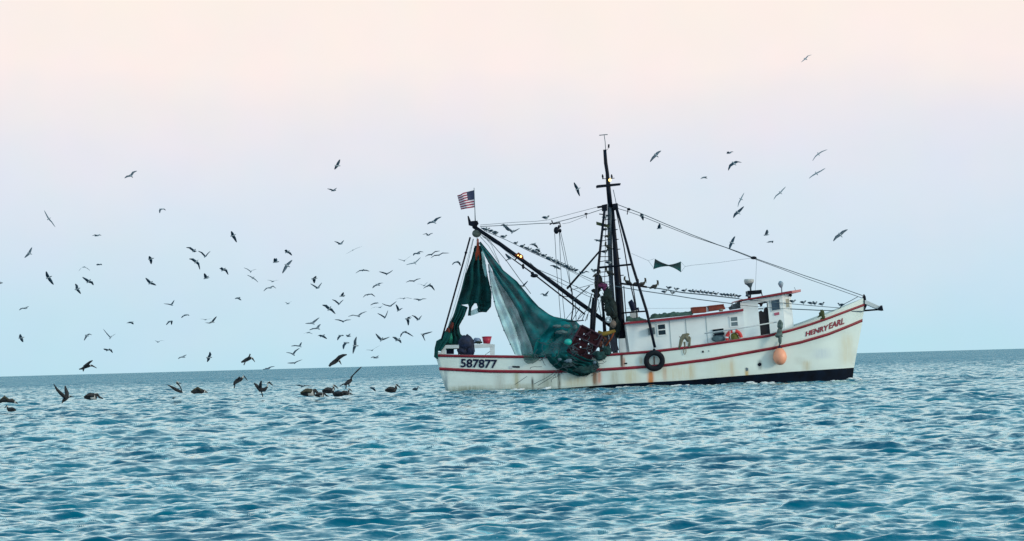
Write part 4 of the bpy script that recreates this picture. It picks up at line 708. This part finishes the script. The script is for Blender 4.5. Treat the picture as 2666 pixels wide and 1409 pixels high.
# ================================================================ BIRDS
REG = {'A': (0, 400, .25714), 'B': (0, 700, .29393), 'C': (400, 560, .22039), 'D': (400, 780, .22039), 'E': (750, 560, .22039), 'F': (750, 780, .22039), 'G': (750, 380, .23507), 'H': (1650, 350, .33058),
       'Q': (1120, 480, .22046), 'R': (1400, 340, .22039), 'T': (1866, 0, .31056)}
FLY = '''A 1262 250 1290 232 1328 228 1350 190 1388 176
A 1618 604 1622 572 1636 562 1662 560 1678 576
A 448 575 470 615 495 660 525 690 560 745 t
A 935 832 960 822 985 830 1005 820 1025 830
A 250 1056 275 1036 300 1012 310 985 325 950 w
A 980 1130 990 1118 1005 1125 1022 1118 1032 1130
A 795 1192 820 1160 850 1148 885 1160 912 1186 t
A 1512 1038 1522 1050 1528 1065 1535 1090 1532 1120 w
A 468 1192 480 1225 495 1253 520 1290 543 1328 w
A 835 1250 880 1275 898 1292 935 1300 948 1332
A 1475 1258 1500 1280 1525 1308 1555 1318 1582 1334
A -25 1330 -10 1315 -2 1312 5 1300 8 1320
B 668 132 685 150 685 178 700 195 716 222 w
B 172 368 195 348 220 350 240 340 256 332
B 180 578 184 595 190 610 198 630 205 650 w
B 745 636 765 605 770 592 795 576 815 588
B 915 533 945 570 980 608 1000 590 1025 575 t
B 918 708 935 712 958 718 985 715 998 745
B 1122 482 1145 472 1160 474 1175 480 1182 492
B 1372 635 1385 640 1402 648 1420 635 1455 636 t
C 385 383 430 381 478 420 495 430 508 428
C 525 425 570 440 612 488 640 455 670 426
C 420 517 460 515 505 550 535 570 548 645
C 600 688 615 712 625 745 635 735 650 718 w
C 918 190 935 215 940 240 962 270 982 322 w
C 1550 415 1565 412 1580 435 1612 445 1635 478
C 1428 510 1438 530 1445 555 1452 530 1450 510 w
C 1522 690 1555 640 1578 598 1605 570 1638 532 w
C 775 638 800 620 825 645 860 645 882 705
C 1065 622 1105 635 1150 668 1170 650 1215 640 t
C 1103 708 1140 722 1175 742 1205 762 1235 795 t
C 1340 768 1380 772 1410 785 1440 770 1478 770 t
C 1300 900 1340 860 1375 860 1410 835 1447 868
C 960 990 980 978 995 980 1015 988 1035 1008
C 1550 1028 1570 1035 1588 1048 1600 1035 1630 1020 t
C 120 1048 175 1052 210 1062 225 1045 245 1005
C 330 1215 355 1190 385 1180 405 1175 420 1190
C 150 1300 175 1270 195 1255 220 1255 212 1298
C 551 1228 580 1228 615 1236 640 1230 690 1222 t
C 745 1198 725 1225 695 1265 660 1278 610 1272
D 290 702 320 680 350 680 365 665 390 652
D 665 618 675 650 655 685 655 710 635 738 w
D 1625 552 1675 543 1730 552 1738 530 1750 505
D 1565 625 1620 632 1650 650 1675 610 1725 575
D 1580 750 1620 750 1670 748 1690 735 1755 710
D 1290 825 1315 822 1345 815 1385 795 1430 790
E 548 312 585 322 618 342 640 325 660 298
E 680 462 730 435 765 415 800 395 880 368 t
E 1590 232 1635 215 1655 238 1685 220 1712 215
E 1645 110 1680 88 1725 85 1760 45 1812 22
E 1300 520 1335 530 1375 540 1410 510 1460 478 t
E 1480 480 1500 450 1530 455 1560 430 1600 438
E 1395 590 1440 578 1500 568 1530 540 1568 500 t
E 1620 492 1655 468 1700 465 1735 430 1795 425
E 798 688 845 655 885 652 930 652 962 665
E 1075 668 1120 678 1170 695 1200 680 1240 650
E 1390 798 1435 775 1490 780 1520 760 1568 750
E 1525 812 1570 818 1608 835 1625 815 1655 788 t
E 1598 868 1625 850 1665 828 1700 835 1732 890
E 330 720 325 735 312 750 315 775 312 805 w
E 265 810 310 835 350 862 375 835 400 798
E 1000 865 1020 840 1060 825 1090 805 1125 802 w
E 655 912 650 930 640 955 650 962 668 965 w
E 885 975 910 945 945 940 990 930 1030 965
E 520 998 560 1010 605 1050 625 1025 655 1000
E 405 1062 450 1065 488 1105 515 1110 560 1168
E 975 1065 1010 1045 1040 1040 1055 1035 1070 1042
E 980 1105 1030 1085 1085 1092 1105 1080 1120 1070 t
E 1110 1045 1150 1065 1205 1075 1245 1050 1282 1018
E 1270 1000 1320 980 1370 985 1410 975 1470 990 t
E 1480 992 1520 992 1560 1002 1590 990 1635 990
E 1275 1055 1295 1085 1310 1125 1330 1110 1355 1100
E 1055 1160 1100 1180 1145 1210 1165 1170 1180 1125
E 710 1200 770 1180 830 1195 870 1160 930 1138 b
E 550 1235 600 1238 655 1258 690 1240 745 1238
E 205 1283 250 1280 290 1280 325 1250 370 1212
E 1460 1185 1500 1195 1540 1235 1560 1210 1582 1185
E 1460 1210 1440 1200 1415 1225 1425 1255 1422 1305 w
E 252 1360 300 1342 352 1340 365 1310 385 1290
F 180 405 215 390 240 390 265 395 290 408 t
F 350 430 375 420 405 428 430 440 460 465
F 585 482 600 450 625 425 645 418 658 430 w
F 685 418 705 425 718 435 725 415 738 402
F 1035 402 1065 435 1105 472 1150 460 1200 442
F 1235 442 1265 445 1295 475 1325 480 1338 515
F 1328 445 1345 400 1375 382 1420 395 1480 438 b
F 1705 380 1660 395 1590 415 1600 440 1620 490
F 655 588 660 545 690 510 705 508 712 515 w
F 810 440 795 490 798 545 785 575 768 640
F 920 595 960 595 995 600 1035 570 1090 538 t
F 980 690 1005 675 1040 688 1055 675 1070 662
F 85 1008 130 1010 180 1024 230 1017 280 1022 b
F 965 1040 985 1040 1000 1045 1020 1060 1035 1085
G 575 150 565 180 548 220 535 240 518 262 w
G 435 475 470 480 505 495 520 480 540 465
G 1580 1242 1620 1212 1672 1210 1710 1185 1785 1188
G 1820 1318 1840 1290 1865 1285 1900 1290 1912 1330
R 430 612 450 650 475 690 480 720 498 775 w
R 1328 372 1365 325 1400 295 1420 265 1458 240
R 1215 985 1230 990 1235 1005 1245 1030 1248 1062 w
R 1440 1100 1436 1130 1438 1155 1446 1130 1442 1105 w
Q 1300 1300 1330 1290 1360 1315 1380 1290 1400 1260
Q 1415 960 1460 958 1490 975 1515 985 1540 1005
Q 830 485 865 470 890 490 915 530 930 550
Q 900 490 935 530 975 560 1020 540 1060 518
Q 1170 720 1195 705 1225 705 1255 725 1275 755
Q 1235 772 1255 765 1270 770 1290 785 1298 800
Q 1155 1140 1130 1170 1095 1205 1065 1195 1040 1185
Q 1760 1030 1780 1040 1810 1045 1840 1025 1880 1040
Q 890 820 920 850 950 880 920 885 890 905
Q 1935 655 1965 655 1985 662 2000 668 2015 680
H 732 140 745 137 750 148 765 138 785 137
H 745 285 760 248 790 230 815 215 850 222
H 527 350 545 342 555 338 565 342 580 348
H 1408 210 1430 175 1455 155 1485 135 1525 120 t
H 1380 348 1410 325 1440 308 1475 290 1510 266 t
H 820 572 828 540 846 510 855 490 870 460 t
H 785 658 800 632 822 617 840 600 868 568
H 1102 515 1120 485 1156 460 1172 440 1198 412 t
H 1050 750 1050 770 1045 792 1056 772 1054 752 w
H 1048 852 1065 845 1080 845 1092 840 1095 855
H 1572 842 1595 812 1628 793 1650 770 1685 750
H 755 905 762 880 775 855 785 830 798 803 w
T 710 522 730 505 745 495 765 468 798 460 t'''
def WP(px, py, D): return P(px, py, D-D0)
def loft(mb, pts, rad, n=8, k=0, kf=None):
    b = len(mb.f); mb.tube(pts, rad, n, k)
    if kf:
        for i in range(len(mb.f)-b): mb.m[b+i] = kf(i//n)
def gull(row):
    s = row.split(); x0, y0, sc = REG[s[0]]; v = [float(q) for q in s[1:11]]; st = s[11] if len(s) > 11 else ''
    pts = [(x0+v[2*i]*sc, y0+v[2*i+1]*sc) for i in range(5)]; bx, by = pts[2]
    near = s[0] in 'QR' ; D = D0-1.2 if near else rng.uniform(104, 134)
    c = WP(bx, by, D); ref = 1.0; Lh = .27*(1.05 if st != 'b' else 1.35)
    W_ = [None]*5; W_[2] = c
    # each half wing has the real length: what the picture does not show goes into depth
    for side, order in ((-1, (1, 0)), (1, (3, 4))):
        prev = c; pi = 2
        for o_ in order:
            q = WP(*pts[o_], prev.y); d = (q-prev).length; dep = math.sqrt(max(0, Lh*Lh-d*d))*.75
            q = WP(*pts[o_], prev.y+side*dep*(1 if rng.rand() > .0 else 1)); W_[o_] = q; prev = q
    wax = (W_[4]-W_[0]).normalized(); hd = Vector((1, .25, .12)) if v[0] < v[8] or st == 'w' else Vector((1, .25, .12))
    bdir = hd-wax*hd.dot(wax)
    if bdir.length < .35: bdir = Vector((.2, -1, .3)); bdir -= wax*bdir.dot(wax)
    bdir.normalize(); m = MB(); pale = st == 't'
    th = {'t': .017, 'w': .02, 'b': .035}.get(st, .04)*D/120
    # wings: airfoil strip tapered to a point
    for ids in ((2, 1, 0), (2, 3, 4)):
        P3 = [W_[i] for i in ids]; ch = [.15, .15, .045] if st != 't' else [.07, .06, .02]
        q = []; 
        for f in np.linspace(0, 1, 7):
            if f < .5: p = P3[0].lerp(P3[1], f*2)
            else: p = P3[1].lerp(P3[2], (f-.5)*2)
            # soften the wrist
            if .3 < f < .7: p = p.lerp((P3[0]+P3[1]*2+P3[2])/4, .25)
            q.append((p, np.interp(f, [0, .35, .6, .9, 1], [ch[0], ch[1], ch[1]*.85, ch[2]*1.6, ch[2]*.6])))
        rows = []
        for p, cw in q:
            nrm = (P3[2]-P3[0]).cross(bdir); nrm = nrm.normalized() if nrm.length > 1e-5 else Vector((0, 0, 1)); sc_ = cw/.125
            rows.append([p+bdir*cw*.35, p+bdir*cw*.1+nrm*th*sc_*.6, p-bdir*cw*.7, p+bdir*cw*.1-nrm*th*sc_*.6])
        b = [m.add(r) for r in rows]
        for i in range(len(rows)-1):
            for j in range(4): m.face((b[i]+j, b[i]+(j+1) % 4, b[i+1]+(j+1) % 4, b[i+1]+j), 1, True)
        m.face([b[-1]+j for j in range(4)], 1)
    up = wax.cross(bdir); c2 = c-up*.0
    bs = .52 if pale else .72
    loft(m, [c2+bdir*q*bs for q in (-.21, -.15, -.05, .05, .12, .155, .19, .215, .25)], [(a*(bs+.1), b_*(bs+.1)) for a, b_ in ((.05, .008), (.032, .014), (.045, .045), (.05, .05), (.036, .036), (.03, .032), (.028, .028), (.009, .009), (.003, .003))], 8, 0, lambda r: 2 if r >= 4 else 0)
    o = m.build('gull', [wfeather, lfeather if pale else (bfeather if rng.rand() < .68 else mfeather), wfeather if (pale or rng.rand() < .4) else dhead], loc=c)
    # describe the pose from what the silhouette shows
    (ax, ay), (cx, cy), (ex, ey) = pts[0], pts[2], pts[4]; span = math.hypot(ex-ax, ey-ay); ang = math.degrees(math.atan2(-(ey-ay), ex-ax)); ang = ang if ang <= 90 else ang-180
    if ang < -90: ang += 180
    lift = ((ay+ey)/2-cy)
    if abs(ang) > 50: pose = 'banking on near-vertical wings'
    elif lift < -9: pose = 'with wings raised'
    elif lift > 6: pose = 'with wings arched down'
    elif ang > 18: pose = 'tilted right wing high'
    elif ang < -18: pose = 'tilted left wing high'
    elif span > 36: pose = 'on long level wings'
    else: pose = 'small and level'
    return dict(o=o, x=bx, y=by, pose=pose, tone='pale' if pale else 'dark')
GULLS = [gull(r) for r in FLY.strip().split('\n')]
ZONES = [(lambda x, y: x > 2060 and y < 250, 'alone high at top right'), (lambda x, y: x > 1600 and y < 520, 'above the forestay'), (lambda x, y: x > 1850, 'near the forestay'), (lambda x, y: x > 1600, 'on the forestay by the mast'),
         (lambda x, y: x > 1480, 'close left of the mast'), (lambda x, y: x > 1380 and y < 560, 'left of the mast top'), (lambda x, y: x > 1220, 'between the boom tip and the mast'),
         (lambda x, y: x > 1080 and y < 760, 'just left of the boom tip'), (lambda x, y: x > 1020 and y > 860, 'low beside the stern'), (lambda x, y: x > 1000 and y > 760, 'behind the stern'), (lambda x, y: x > 900 and y > 960, 'skimming the water behind the stern'),
         (lambda x, y: x > 900 and y > 860, 'low, left of the stern'), (lambda x, y: x > 900 and y > 780, 'in the dense flock'), (lambda x, y: x > 900 and y > 690, 'atop the dense flock'), (lambda x, y: x > 900, 'above the dense flock'),
         (lambda x, y: x > 700 and y < 560, 'high above the flock'), (lambda x, y: x > 700 and y < 720, 'mid-height left of centre'), (lambda x, y: x > 700 and y < 840, 'left of the dense flock'), (lambda x, y: x > 700, 'above the diving pelicans'),
         (lambda x, y: x > 380 and y < 640, 'high in the left sky'), (lambda x, y: x > 380 and y < 760, 'in the middle left sky'), (lambda x, y: x > 380, 'low above the left horizon'),
         (lambda x, y: y < 620, 'high at far left'), (lambda x, y: y < 700, 'mid-height at far left'), (lambda x, y: y < 800, 'lower at far left'), (lambda x, y: True, 'low at far left')]
ORD = ['leftmost', 'second from the left', 'third from the left', 'fourth from the left', 'fifth from the left', 'sixth from the left', 'seventh from the left']
bz = {}
for g in GULLS:
    z = next(n for f, n in ZONES if f(g['x'], g['y'])); bz.setdefault((z, g['pose'], g['tone']), []).append(g); g['z'] = z
for (z, pose, tone), gs in bz.items():
    gs.sort(key=lambda g: g['x'])
    for i, g in enumerate(gs):
        w_ = '' if len(gs) == 1 else ((', left one' if i == 0 else ', right one') if len(gs) == 2 else ', '+(ORD[i] if i < len(gs)-1 else 'rightmost'))
        tag(g['o'], f"{tone} gull {pose}{w_}, {z}", 'gull', 'gulls in flight around the trawler')
# perched gulls -------------------------------------------------
def perched_mesh():
    m = MB(); z = Vector((0, 0, 1)); f = Vector((1, 0, 0)); c = Vector((0, 0, .12))
    loft(m, [c-f*.16+z*.03, c-f*.1+z*.02, c-f*.02, c+f*.05, c+f*.085+z*.035, c+f*.1+z*.065, c+f*.125+z*.07, c+f*.165+z*.062], [(.03, .012), (.05, .04), (.065, .06), (.052, .05), (.035, .035), (.034, .034), (.022, .022), (.005, .005)], 8, 0, lambda r: 1 if r < 2 else (2 if r >= 4 else 0))
    for s in (-1, 1): m.tube([Vector((.0, s*.02, 0)), Vector((0, s*.02, .08))], .007, 4, 2); m.tube([c-f*.19+z*.02+Vector((0, s*.03, 0)), c+Vector((0, s*.05, .02)), c+f*.05+Vector((0, s*.045, 0))], [(.01, .02), (.02, .045), (.01, .02)], 6, 1)
    return m
g0 = perched_mesh().build('gull', [wfeather, bfeather, dhead], loc=(0, 0, 0)); first = [True]
def perch(x, y, lat, label, group, sc=1.0, rz=None):
    global g0
    if first[0]: o = g0; first[0] = False
    else: o = g0.copy(); COL.objects.link(o)
    o.location = P(x, y, lat); o.rotation_euler = (rng.uniform(-.08, .08), rng.uniform(-.15, .1), rng.uniform(-.7, .7) if rz is None else rz); o.scale = (sc,)*3
    if rng.rand() < .3: o.rotation_euler.z += math.pi
    return tag(o, label, 'gull', group)
s_ = REG['Q']
LINE = [(1252, 592, -.8), (1262, 601, -.8), (1318, 625, -.8), (1384, 657, -.8), (1428, 677, -.8), (1473, 699, -.8), (1539, 727, -.8)]
NUM = ['first', 'second', 'third', 'fourth', 'fifth', 'sixth', 'seventh', 'eighth', 'ninth', 'tenth', 'eleventh', 'twelfth', 'thirteenth', 'fourteenth', 'fifteenth', 'sixteenth', 'seventeenth', 'eighteenth', 'nineteenth', 'twentieth', 'twenty-first', 'twenty-second', 'twenty-third', 'twenty-fourth', 'twenty-fifth', 'twenty-sixth', 'twenty-seventh', 'twenty-eighth', 'twenty-ninth', 'thirtieth', 'thirty-first', 'thirty-second']
gx = [1262, 1268, 1276, 1285, 1291, 1312, 1344, 1362, 1371, 1378, 1385, 1391, 1398, 1405, 1411, 1417, 1424, 1429, 1434, 1440, 1446, 1450, 1458, 1464, 1470, 1475, 1480, 1486, 1492, 1498]
for i, x in enumerate(gx): perch(x, np.interp(x, [p[0] for p in LINE], [p[1] for p in LINE])+.5, -.8+rng.uniform(-.06, .06), f'{NUM[i]} gull from the boom tip in the row perched on the wire above the boom', 'gulls perched on the wire above the boom', rng.uniform(.95, 1.25))
s_ = (1600, 700, .2204); fr = [(640, 0), (730, 0), (830, 0), (905, 0), (950, 0), (1003, 0), (1045, 0), (1095, 0), (1150, 0), (1200, 0), (1270, 0), (1312, 0), (1350, 0), (1388, 0), (1422, 0), (1467, 0)]
for i, (x, _) in enumerate(fr):
    X = 1600+x*.2204; perch(X, np.interp(X, [1612, 1684, 1719, 1776, 1842, 1925], [738, 748, 752, 762, 768.5, 778])-.5, -1.2, f'{NUM[i]} gull from the pelicans in the row on the spar over the cabin', 'gulls perched on the spar over the cabin', rng.uniform(.9, 1.15))
for i, x in enumerate((1731, 1750)): perch(x, np.interp(x, [1666, 1745, 1820], [756.5, 768, 780])-.3, -1.4, ('left' if i == 0 else 'right')+' gull of the two on the lower wire under the cabin spar', 'gulls on the lower wire', 1.1)
for i, x in enumerate((2064, 2092, 2112, 2122, 2141)): perch(x, np.interp(x, [2057, 2130, 2205], [791, 797.5, 803.5])-.3, np.interp(x, [2057, 2205], [-1.8, -.8]), f'{NUM[i]} gull from the wheelhouse on the wire over the foredeck', 'gulls on the foredeck wire', 1.15)
perch(2188, 797+3.5, -1, 'lone gull on the bow wire closest to the stem', 'gulls on the foredeck wire', 1.2); perch(1422, 574, -.4, 'lone gull standing on the upper stay left of the rigging block', 'gulls on the stays', 1.3)
perch(1949, 756+20, -.9, 'pale gull squatting on the wheelhouse roof beside the dark bench', 'gulls on the roof', 1)
perch(1576, 572, -.4, 'small gull perched high on the mast ladder', 'gulls on the mast', 1.1); perch(1578, 603, -.4, 'gull on the mast ladder just below the mossy plank', 'gulls on the mast', 1.1); perch(1577, 662, -.4, 'gull on the ladder above the upper spreader', 'gulls on the mast', 1.3); perch(1586, 691, -.4, 'gull standing on the upper spreader', 'gulls on the mast', 1.3); perch(1547, 712, -1, 'pale gull on the left mast leg by the brown pelican', 'gulls on the mast', 1.3)
# pelicans ------------------------------------------------------
def pel(name, spine, wings, lat, label, group, mats=(pfeather, pfeather, phead), loc=None, wth=.05, legs=(), headk=None):
    m = MB(); sp = [P(x, y, lat) for x, y, r in spine]; u = px2m(lat)
    hk = headk if headk is not None else len(spine)-4
    loft(m, sp, [(max(.01, r*u), max(.01, r*u*.9)) for x, y, r in spine], 10, 0, lambda r: 2 if r == hk else 0)
    for side, wg in zip((-1, 1), wings):
        rows = []; n = len(wg)
        for i, (x, y, chd) in enumerate(wg):
            p = P(x, y, lat+side*(.12+.5*i/(n-1))); c = chd*u; nx, ny = (wg[min(i+1, n-1)][0]-wg[max(i-1, 0)][0]), (wg[min(i+1, n-1)][1]-wg[max(i-1, 0)][1]); L_ = math.hypot(nx, ny) or 1
            d = Vector((-ny/L_, .25*side, -nx/L_))
            rows.append([p+d*c*.5, p+Vector((0, side*wth, 0)), p-d*c*.5, p-Vector((0, side*wth, 0))])
        b = [m.add(r) for r in rows]
        for i in range(n-1):
            for j in range(4): m.face((b[i]+j, b[i]+(j+1) % 4, b[i+1]+(j+1) % 4, b[i+1]+j), 1, True)
        m.face([b[-1]+j for j in range(4)], 1); m.face([b[0]+j for j in range(4)][::-1], 1)
    for lg in legs: m.tube([P(x, y, lat) for x, y in lg], .03, 5)
    o = m.build(name, list(mats), loc=loc if loc is not None else P(spine[1][0], spine[1][1], lat)); return tag(o, label, 'pelican', group)
def reg(k, *t): x0, y0, s = REG[k]; return [(x0+a*s, y0+b*s, c*s) for a, b, c in t]
def rl(k, *t): x0, y0, s = REG[k]; return [(x0+a*s, y0+b*s) for a, b in t]
FG = 'pelicans flying low over the water'; SG = 'pelicans sitting on the water'
pel('pelican', reg('B', (700, 890, 4), (725, 885, 9), (755, 868, 15), (785, 862, 12), (800, 858, 9), (808, 857, 10), (820, 860, 7), (858, 880, 2)), [reg('B', (745, 870, 30), (775, 845, 28), (798, 825, 20), (820, 812, 8)), reg('B', (740, 885, 22), (738, 898, 14), (737, 910, 6))], -4, 'dark pelican flying right with one wing up, just above the far left horizon', FG)
pel('pelican', reg('B', (555, 1175, 10), (575, 1155, 18), (592, 1142, 16), (605, 1135, 11), (612, 1132, 9), (618, 1131, 9), (628, 1130, 5), (655, 1137, 2)), [reg('B', (585, 1145, 32), (550, 1115, 34), (505, 1070, 24), (475, 1020, 6)), reg('B', (595, 1140, 30), (592, 1100, 36), (582, 1065, 24), (576, 1035, 8))], -22, 'pelican taking off from the water with both wings raised in a V, far left', FG, legs=(rl('B', (560, 1170), (548, 1190)),))
pel('pelican', reg('D', (1035, 742, 8), (1060, 730, 15), (1095, 712, 22), (1130, 695, 22), (1155, 690, 14), (1165, 695, 13), (1175, 708, 8), (1197, 738, 3)), [reg('D', (1100, 705, 25), (1125, 680, 20), (1135, 660, 16), (1140, 642, 16)), reg('D', (1080, 725, 20), (1060, 738, 14), (1040, 745, 6))], -3, 'pelican hovering in mid dive with bill pointing down right, above the horizon', FG, legs=(rl('D', (1085, 730), (1065, 775)),))
pel('pelican', reg('F', (485, 790, 12), (505, 765, 18), (545, 740, 26), (585, 710, 26), (600, 715, 16), (606, 725, 12), (614, 740, 8), (630, 768, 3)), [reg('F', (570, 715, 40), (610, 680, 48), (650, 660, 34), (695, 650, 12)), reg('F', (530, 750, 30), (510, 765, 22), (488, 785, 14))], -3, 'large pelican tilting over the horizon, wings back, above the swimming group', FG)
pel('pelican', reg('F', (665, 1012, 8), (690, 990, 20), (720, 970, 26), (745, 948, 18), (745, 932, 10), (742, 922, 12), (748, 912, 7), (760, 895, 3)), [reg('F', (735, 950, 14), (770, 890, 14), (820, 840, 18), (868, 795, 10)), reg('F', (690, 990, 14), (650, 1000, 16), (610, 1025, 6))], -14, 'pelican beating up from the water with one long wing reaching above the horizon', FG, legs=(rl('F', (690, 990), (682, 1055)), rl('F', (715, 975), (722, 1025))))
pel('pelican', reg('D', (945, 1010, 8), (960, 985, 20), (985, 960, 26), (1025, 945, 24), (1050, 925, 14), (1065, 905, 12), (1080, 920, 7), (1108, 958, 3)), [reg('D', (990, 950, 24), (1010, 925, 26), (1015, 910, 12)), reg('D', (1000, 970, 26), (975, 985, 18), (955, 1000, 8))], -12, 'hunched pelican hovering over the waves with legs dangling, left of the crane-like one', FG, legs=(rl('D', (960, 1000), (950, 1050)),))
pel('pelican', reg('D', (1185, 985, 5), (1215, 1020, 18), (1260, 1065, 28), (1310, 1065, 24), (1345, 1030, 10), (1345, 990, 8), (1365, 978, 12), (1410, 1015, 4)), [reg('D', (1260, 1040, 40), (1262, 1000, 34), (1272, 960, 16)), reg('D', (1250, 1050, 36), (1220, 1015, 30), (1190, 988, 10))], -14, 'pelican landing upright with curved neck and legs stretched to the water', FG, legs=(rl('D', (1270, 1080), (1285, 1130), (1290, 1150)),))
pel('pelican', reg('D', (175, 1012, 4), (215, 1035, 14), (265, 1065, 20), (320, 1090, 16), (335, 1098, 8), (320, 1040, 6), (300, 1010, 8), (275, 985, 12), (272, 970, 10), (300, 985, 6), (330, 998, 2)), [reg('D', (240, 1045, 24), (205, 1030, 20), (165, 1010, 6)), reg('D', (280, 1070, 22), (310, 1085, 20), (345, 1105, 6))], -13, 'pelican settling on the sea with one wing trailing up left, pale crown', SG, headk=8)
pel('pelican', reg('D', (440, 1095, 5), (470, 1095, 22), (520, 1075, 34), (570, 1085, 28), (600, 1085, 16), (608, 1095, 8), (620, 1095, 6), (640, 1102, 2)), [reg('D', (560, 1080, 40), (520, 1045, 34), (480, 1065, 24), (440, 1090, 8)), reg('D', (560, 1085, 30), (600, 1075, 20), (640, 1100, 5))], -18, 'pelican on the water with its wings half open like a tent', SG, mats=(pfeather, pbrown, phead))
def swim(x, y, s, label, flip=1, lat=-14, group=SG, hd=True, m=(pfeather, pfeather, phead)):
    q = lambda a, b, r: (x+a*s*flip, y+b*s, r*s)
    sp = [q(-14, 1, 1), q(-10, -.5, 4), q(-2, -2, 6.5), q(6, -1.5, 5.5), q(9, -5, 2.6), q(8.5, -9, 2), q(9.5, -12, 2.6), q(12, -11, 1.6), q(18, -5.5, .7)]
    if not hd: sp = sp[:5]+[q(13, 0, 2), q(19, 2, .8)]
    return pel('pelican', sp, [[q(4, -4, 7), q(-5, -4.5, 7), q(-14, -1, 2.5)], [q(4, -4, 7), q(-5, -4.5, 7), q(-14, -1, 2.5)]], lat, label, group, mats=m, loc=P(x, y, lat), headk=(5 if hd else 2))
swim(240, 1035, 1.5, 'dark pelican sitting low on the water with head tucked, far left', hd=False, lat=-24)
swim(28, 1068, .95, 'small dark pelican sitting nearest the viewer at the far left', flip=-1, lat=-40)
pel('pelican', reg('B', (-10, 1180, 14), (20, 1165, 18), (60, 1165, 18), (100, 1170, 16), (130, 1180, 10), (140, 1185, 8), (150, 1190, 4), (158, 1195, 2)), [reg('B', (70, 1160, 26), (40, 1135, 26), (5, 1160, 8)), reg('B', (60, 1165, 20), (110, 1160, 22), (155, 1190, 6))], -33, 'large pelican with spread wings cut by the left edge of the picture', SG, mats=(pfeather, pbrown, phead))
swim(806, 1025, 1.7, 'leftmost pelican of the swimming cluster, brown back', hd=False, lat=-22, m=(pfeather, pbrown, phead)); swim(857, 1019, 1.3, 'pelican in the middle of the swimming cluster, wings ruffled', lat=-20); swim(878, 1028, 1.2, 'black-looking pelican sitting upright right of the ruffled one', flip=-1, lat=-23); swim(899, 1025, 1.0, 'small upright pelican near the right end of the swimming cluster', lat=-23); swim(835, 1030, 1.1, 'low pelican with head down between the brown one and the ruffled one', hd=False, lat=-24); swim(908, 1027, .6, 'tiny pelican at the right end of the swimming cluster', hd=False, lat=-24)
swim(1020, 1017, 1.25, 'pelican swimming alone behind the stern with bill forward', lat=-16, hd=True)
swim(1082, 1014, .6, 'small pale-faced bird splashing in foam just behind the stern', lat=-14, m=(dhead, bfeather, wfeather))
swim(452, 1037, .3, 'tiny dark bird far out on the water below the tent-winged pelican', lat=-24)
def sitp(x, y, s, label, flip=1, lat=-1.2, m=(pbrown, pfeather, pfeather), rz=0):
    q = lambda a, b, r: (x+a*s*flip, y+b*s, r*s)
    return pel('pelican', [q(-14, -1, .8), q(-10, -4, 3), (q(-3, -8, 5.2)), q(4, -9, 4.6), q(8, -14, 2), q(8.2, -20, 1.6), q(8, -25, 2.4), q(9.5, -24, 2), q(11, -18, 1.4), q(11.5, -10, .6)], [[q(3, -10, 6), q(-4, -8, 6), q(-14, -2, 2)], [q(3, -10, 6), q(-4, -8, 6), q(-14, -2, 2)]], lat, label, 'pelicans perched on the rigging', mats=m, loc=P(x, y, lat), legs=([(x, y-5*s), (x, y)], [(x+3*s*flip, y-5*s), (x+3*s*flip, y)]), headk=6)
sitp(1704, 753, .92, 'rightmost pelican on the spar, upright neck, next to the row of gulls'); sitp(1672, 746.5, .9, 'second pelican on the spar, just right of the slanting mast leg'); sitp(1634, 741, .85, 'olive-backed pelican on the spar between mast and slanting leg', flip=-1); sitp(1655, 744, .7, 'dark pelican squeezed on the spar right behind the slanting leg', lat=-.8)
sitp(1587, 718, .95, 'brown pelican hunched on the ladder under the upper spreader', flip=-1, lat=-.9); sitp(1554, 722, .8, 'brown pelican sitting on top of the dark gear bundle', lat=-1.2); sitp(1581, 619, .55, 'olive bird halfway up the mast ladder', lat=-.5); sitp(1584, 650, .8, 'grey pelican leaning from the ladder near the top of the brace', flip=-1, lat=-.6)
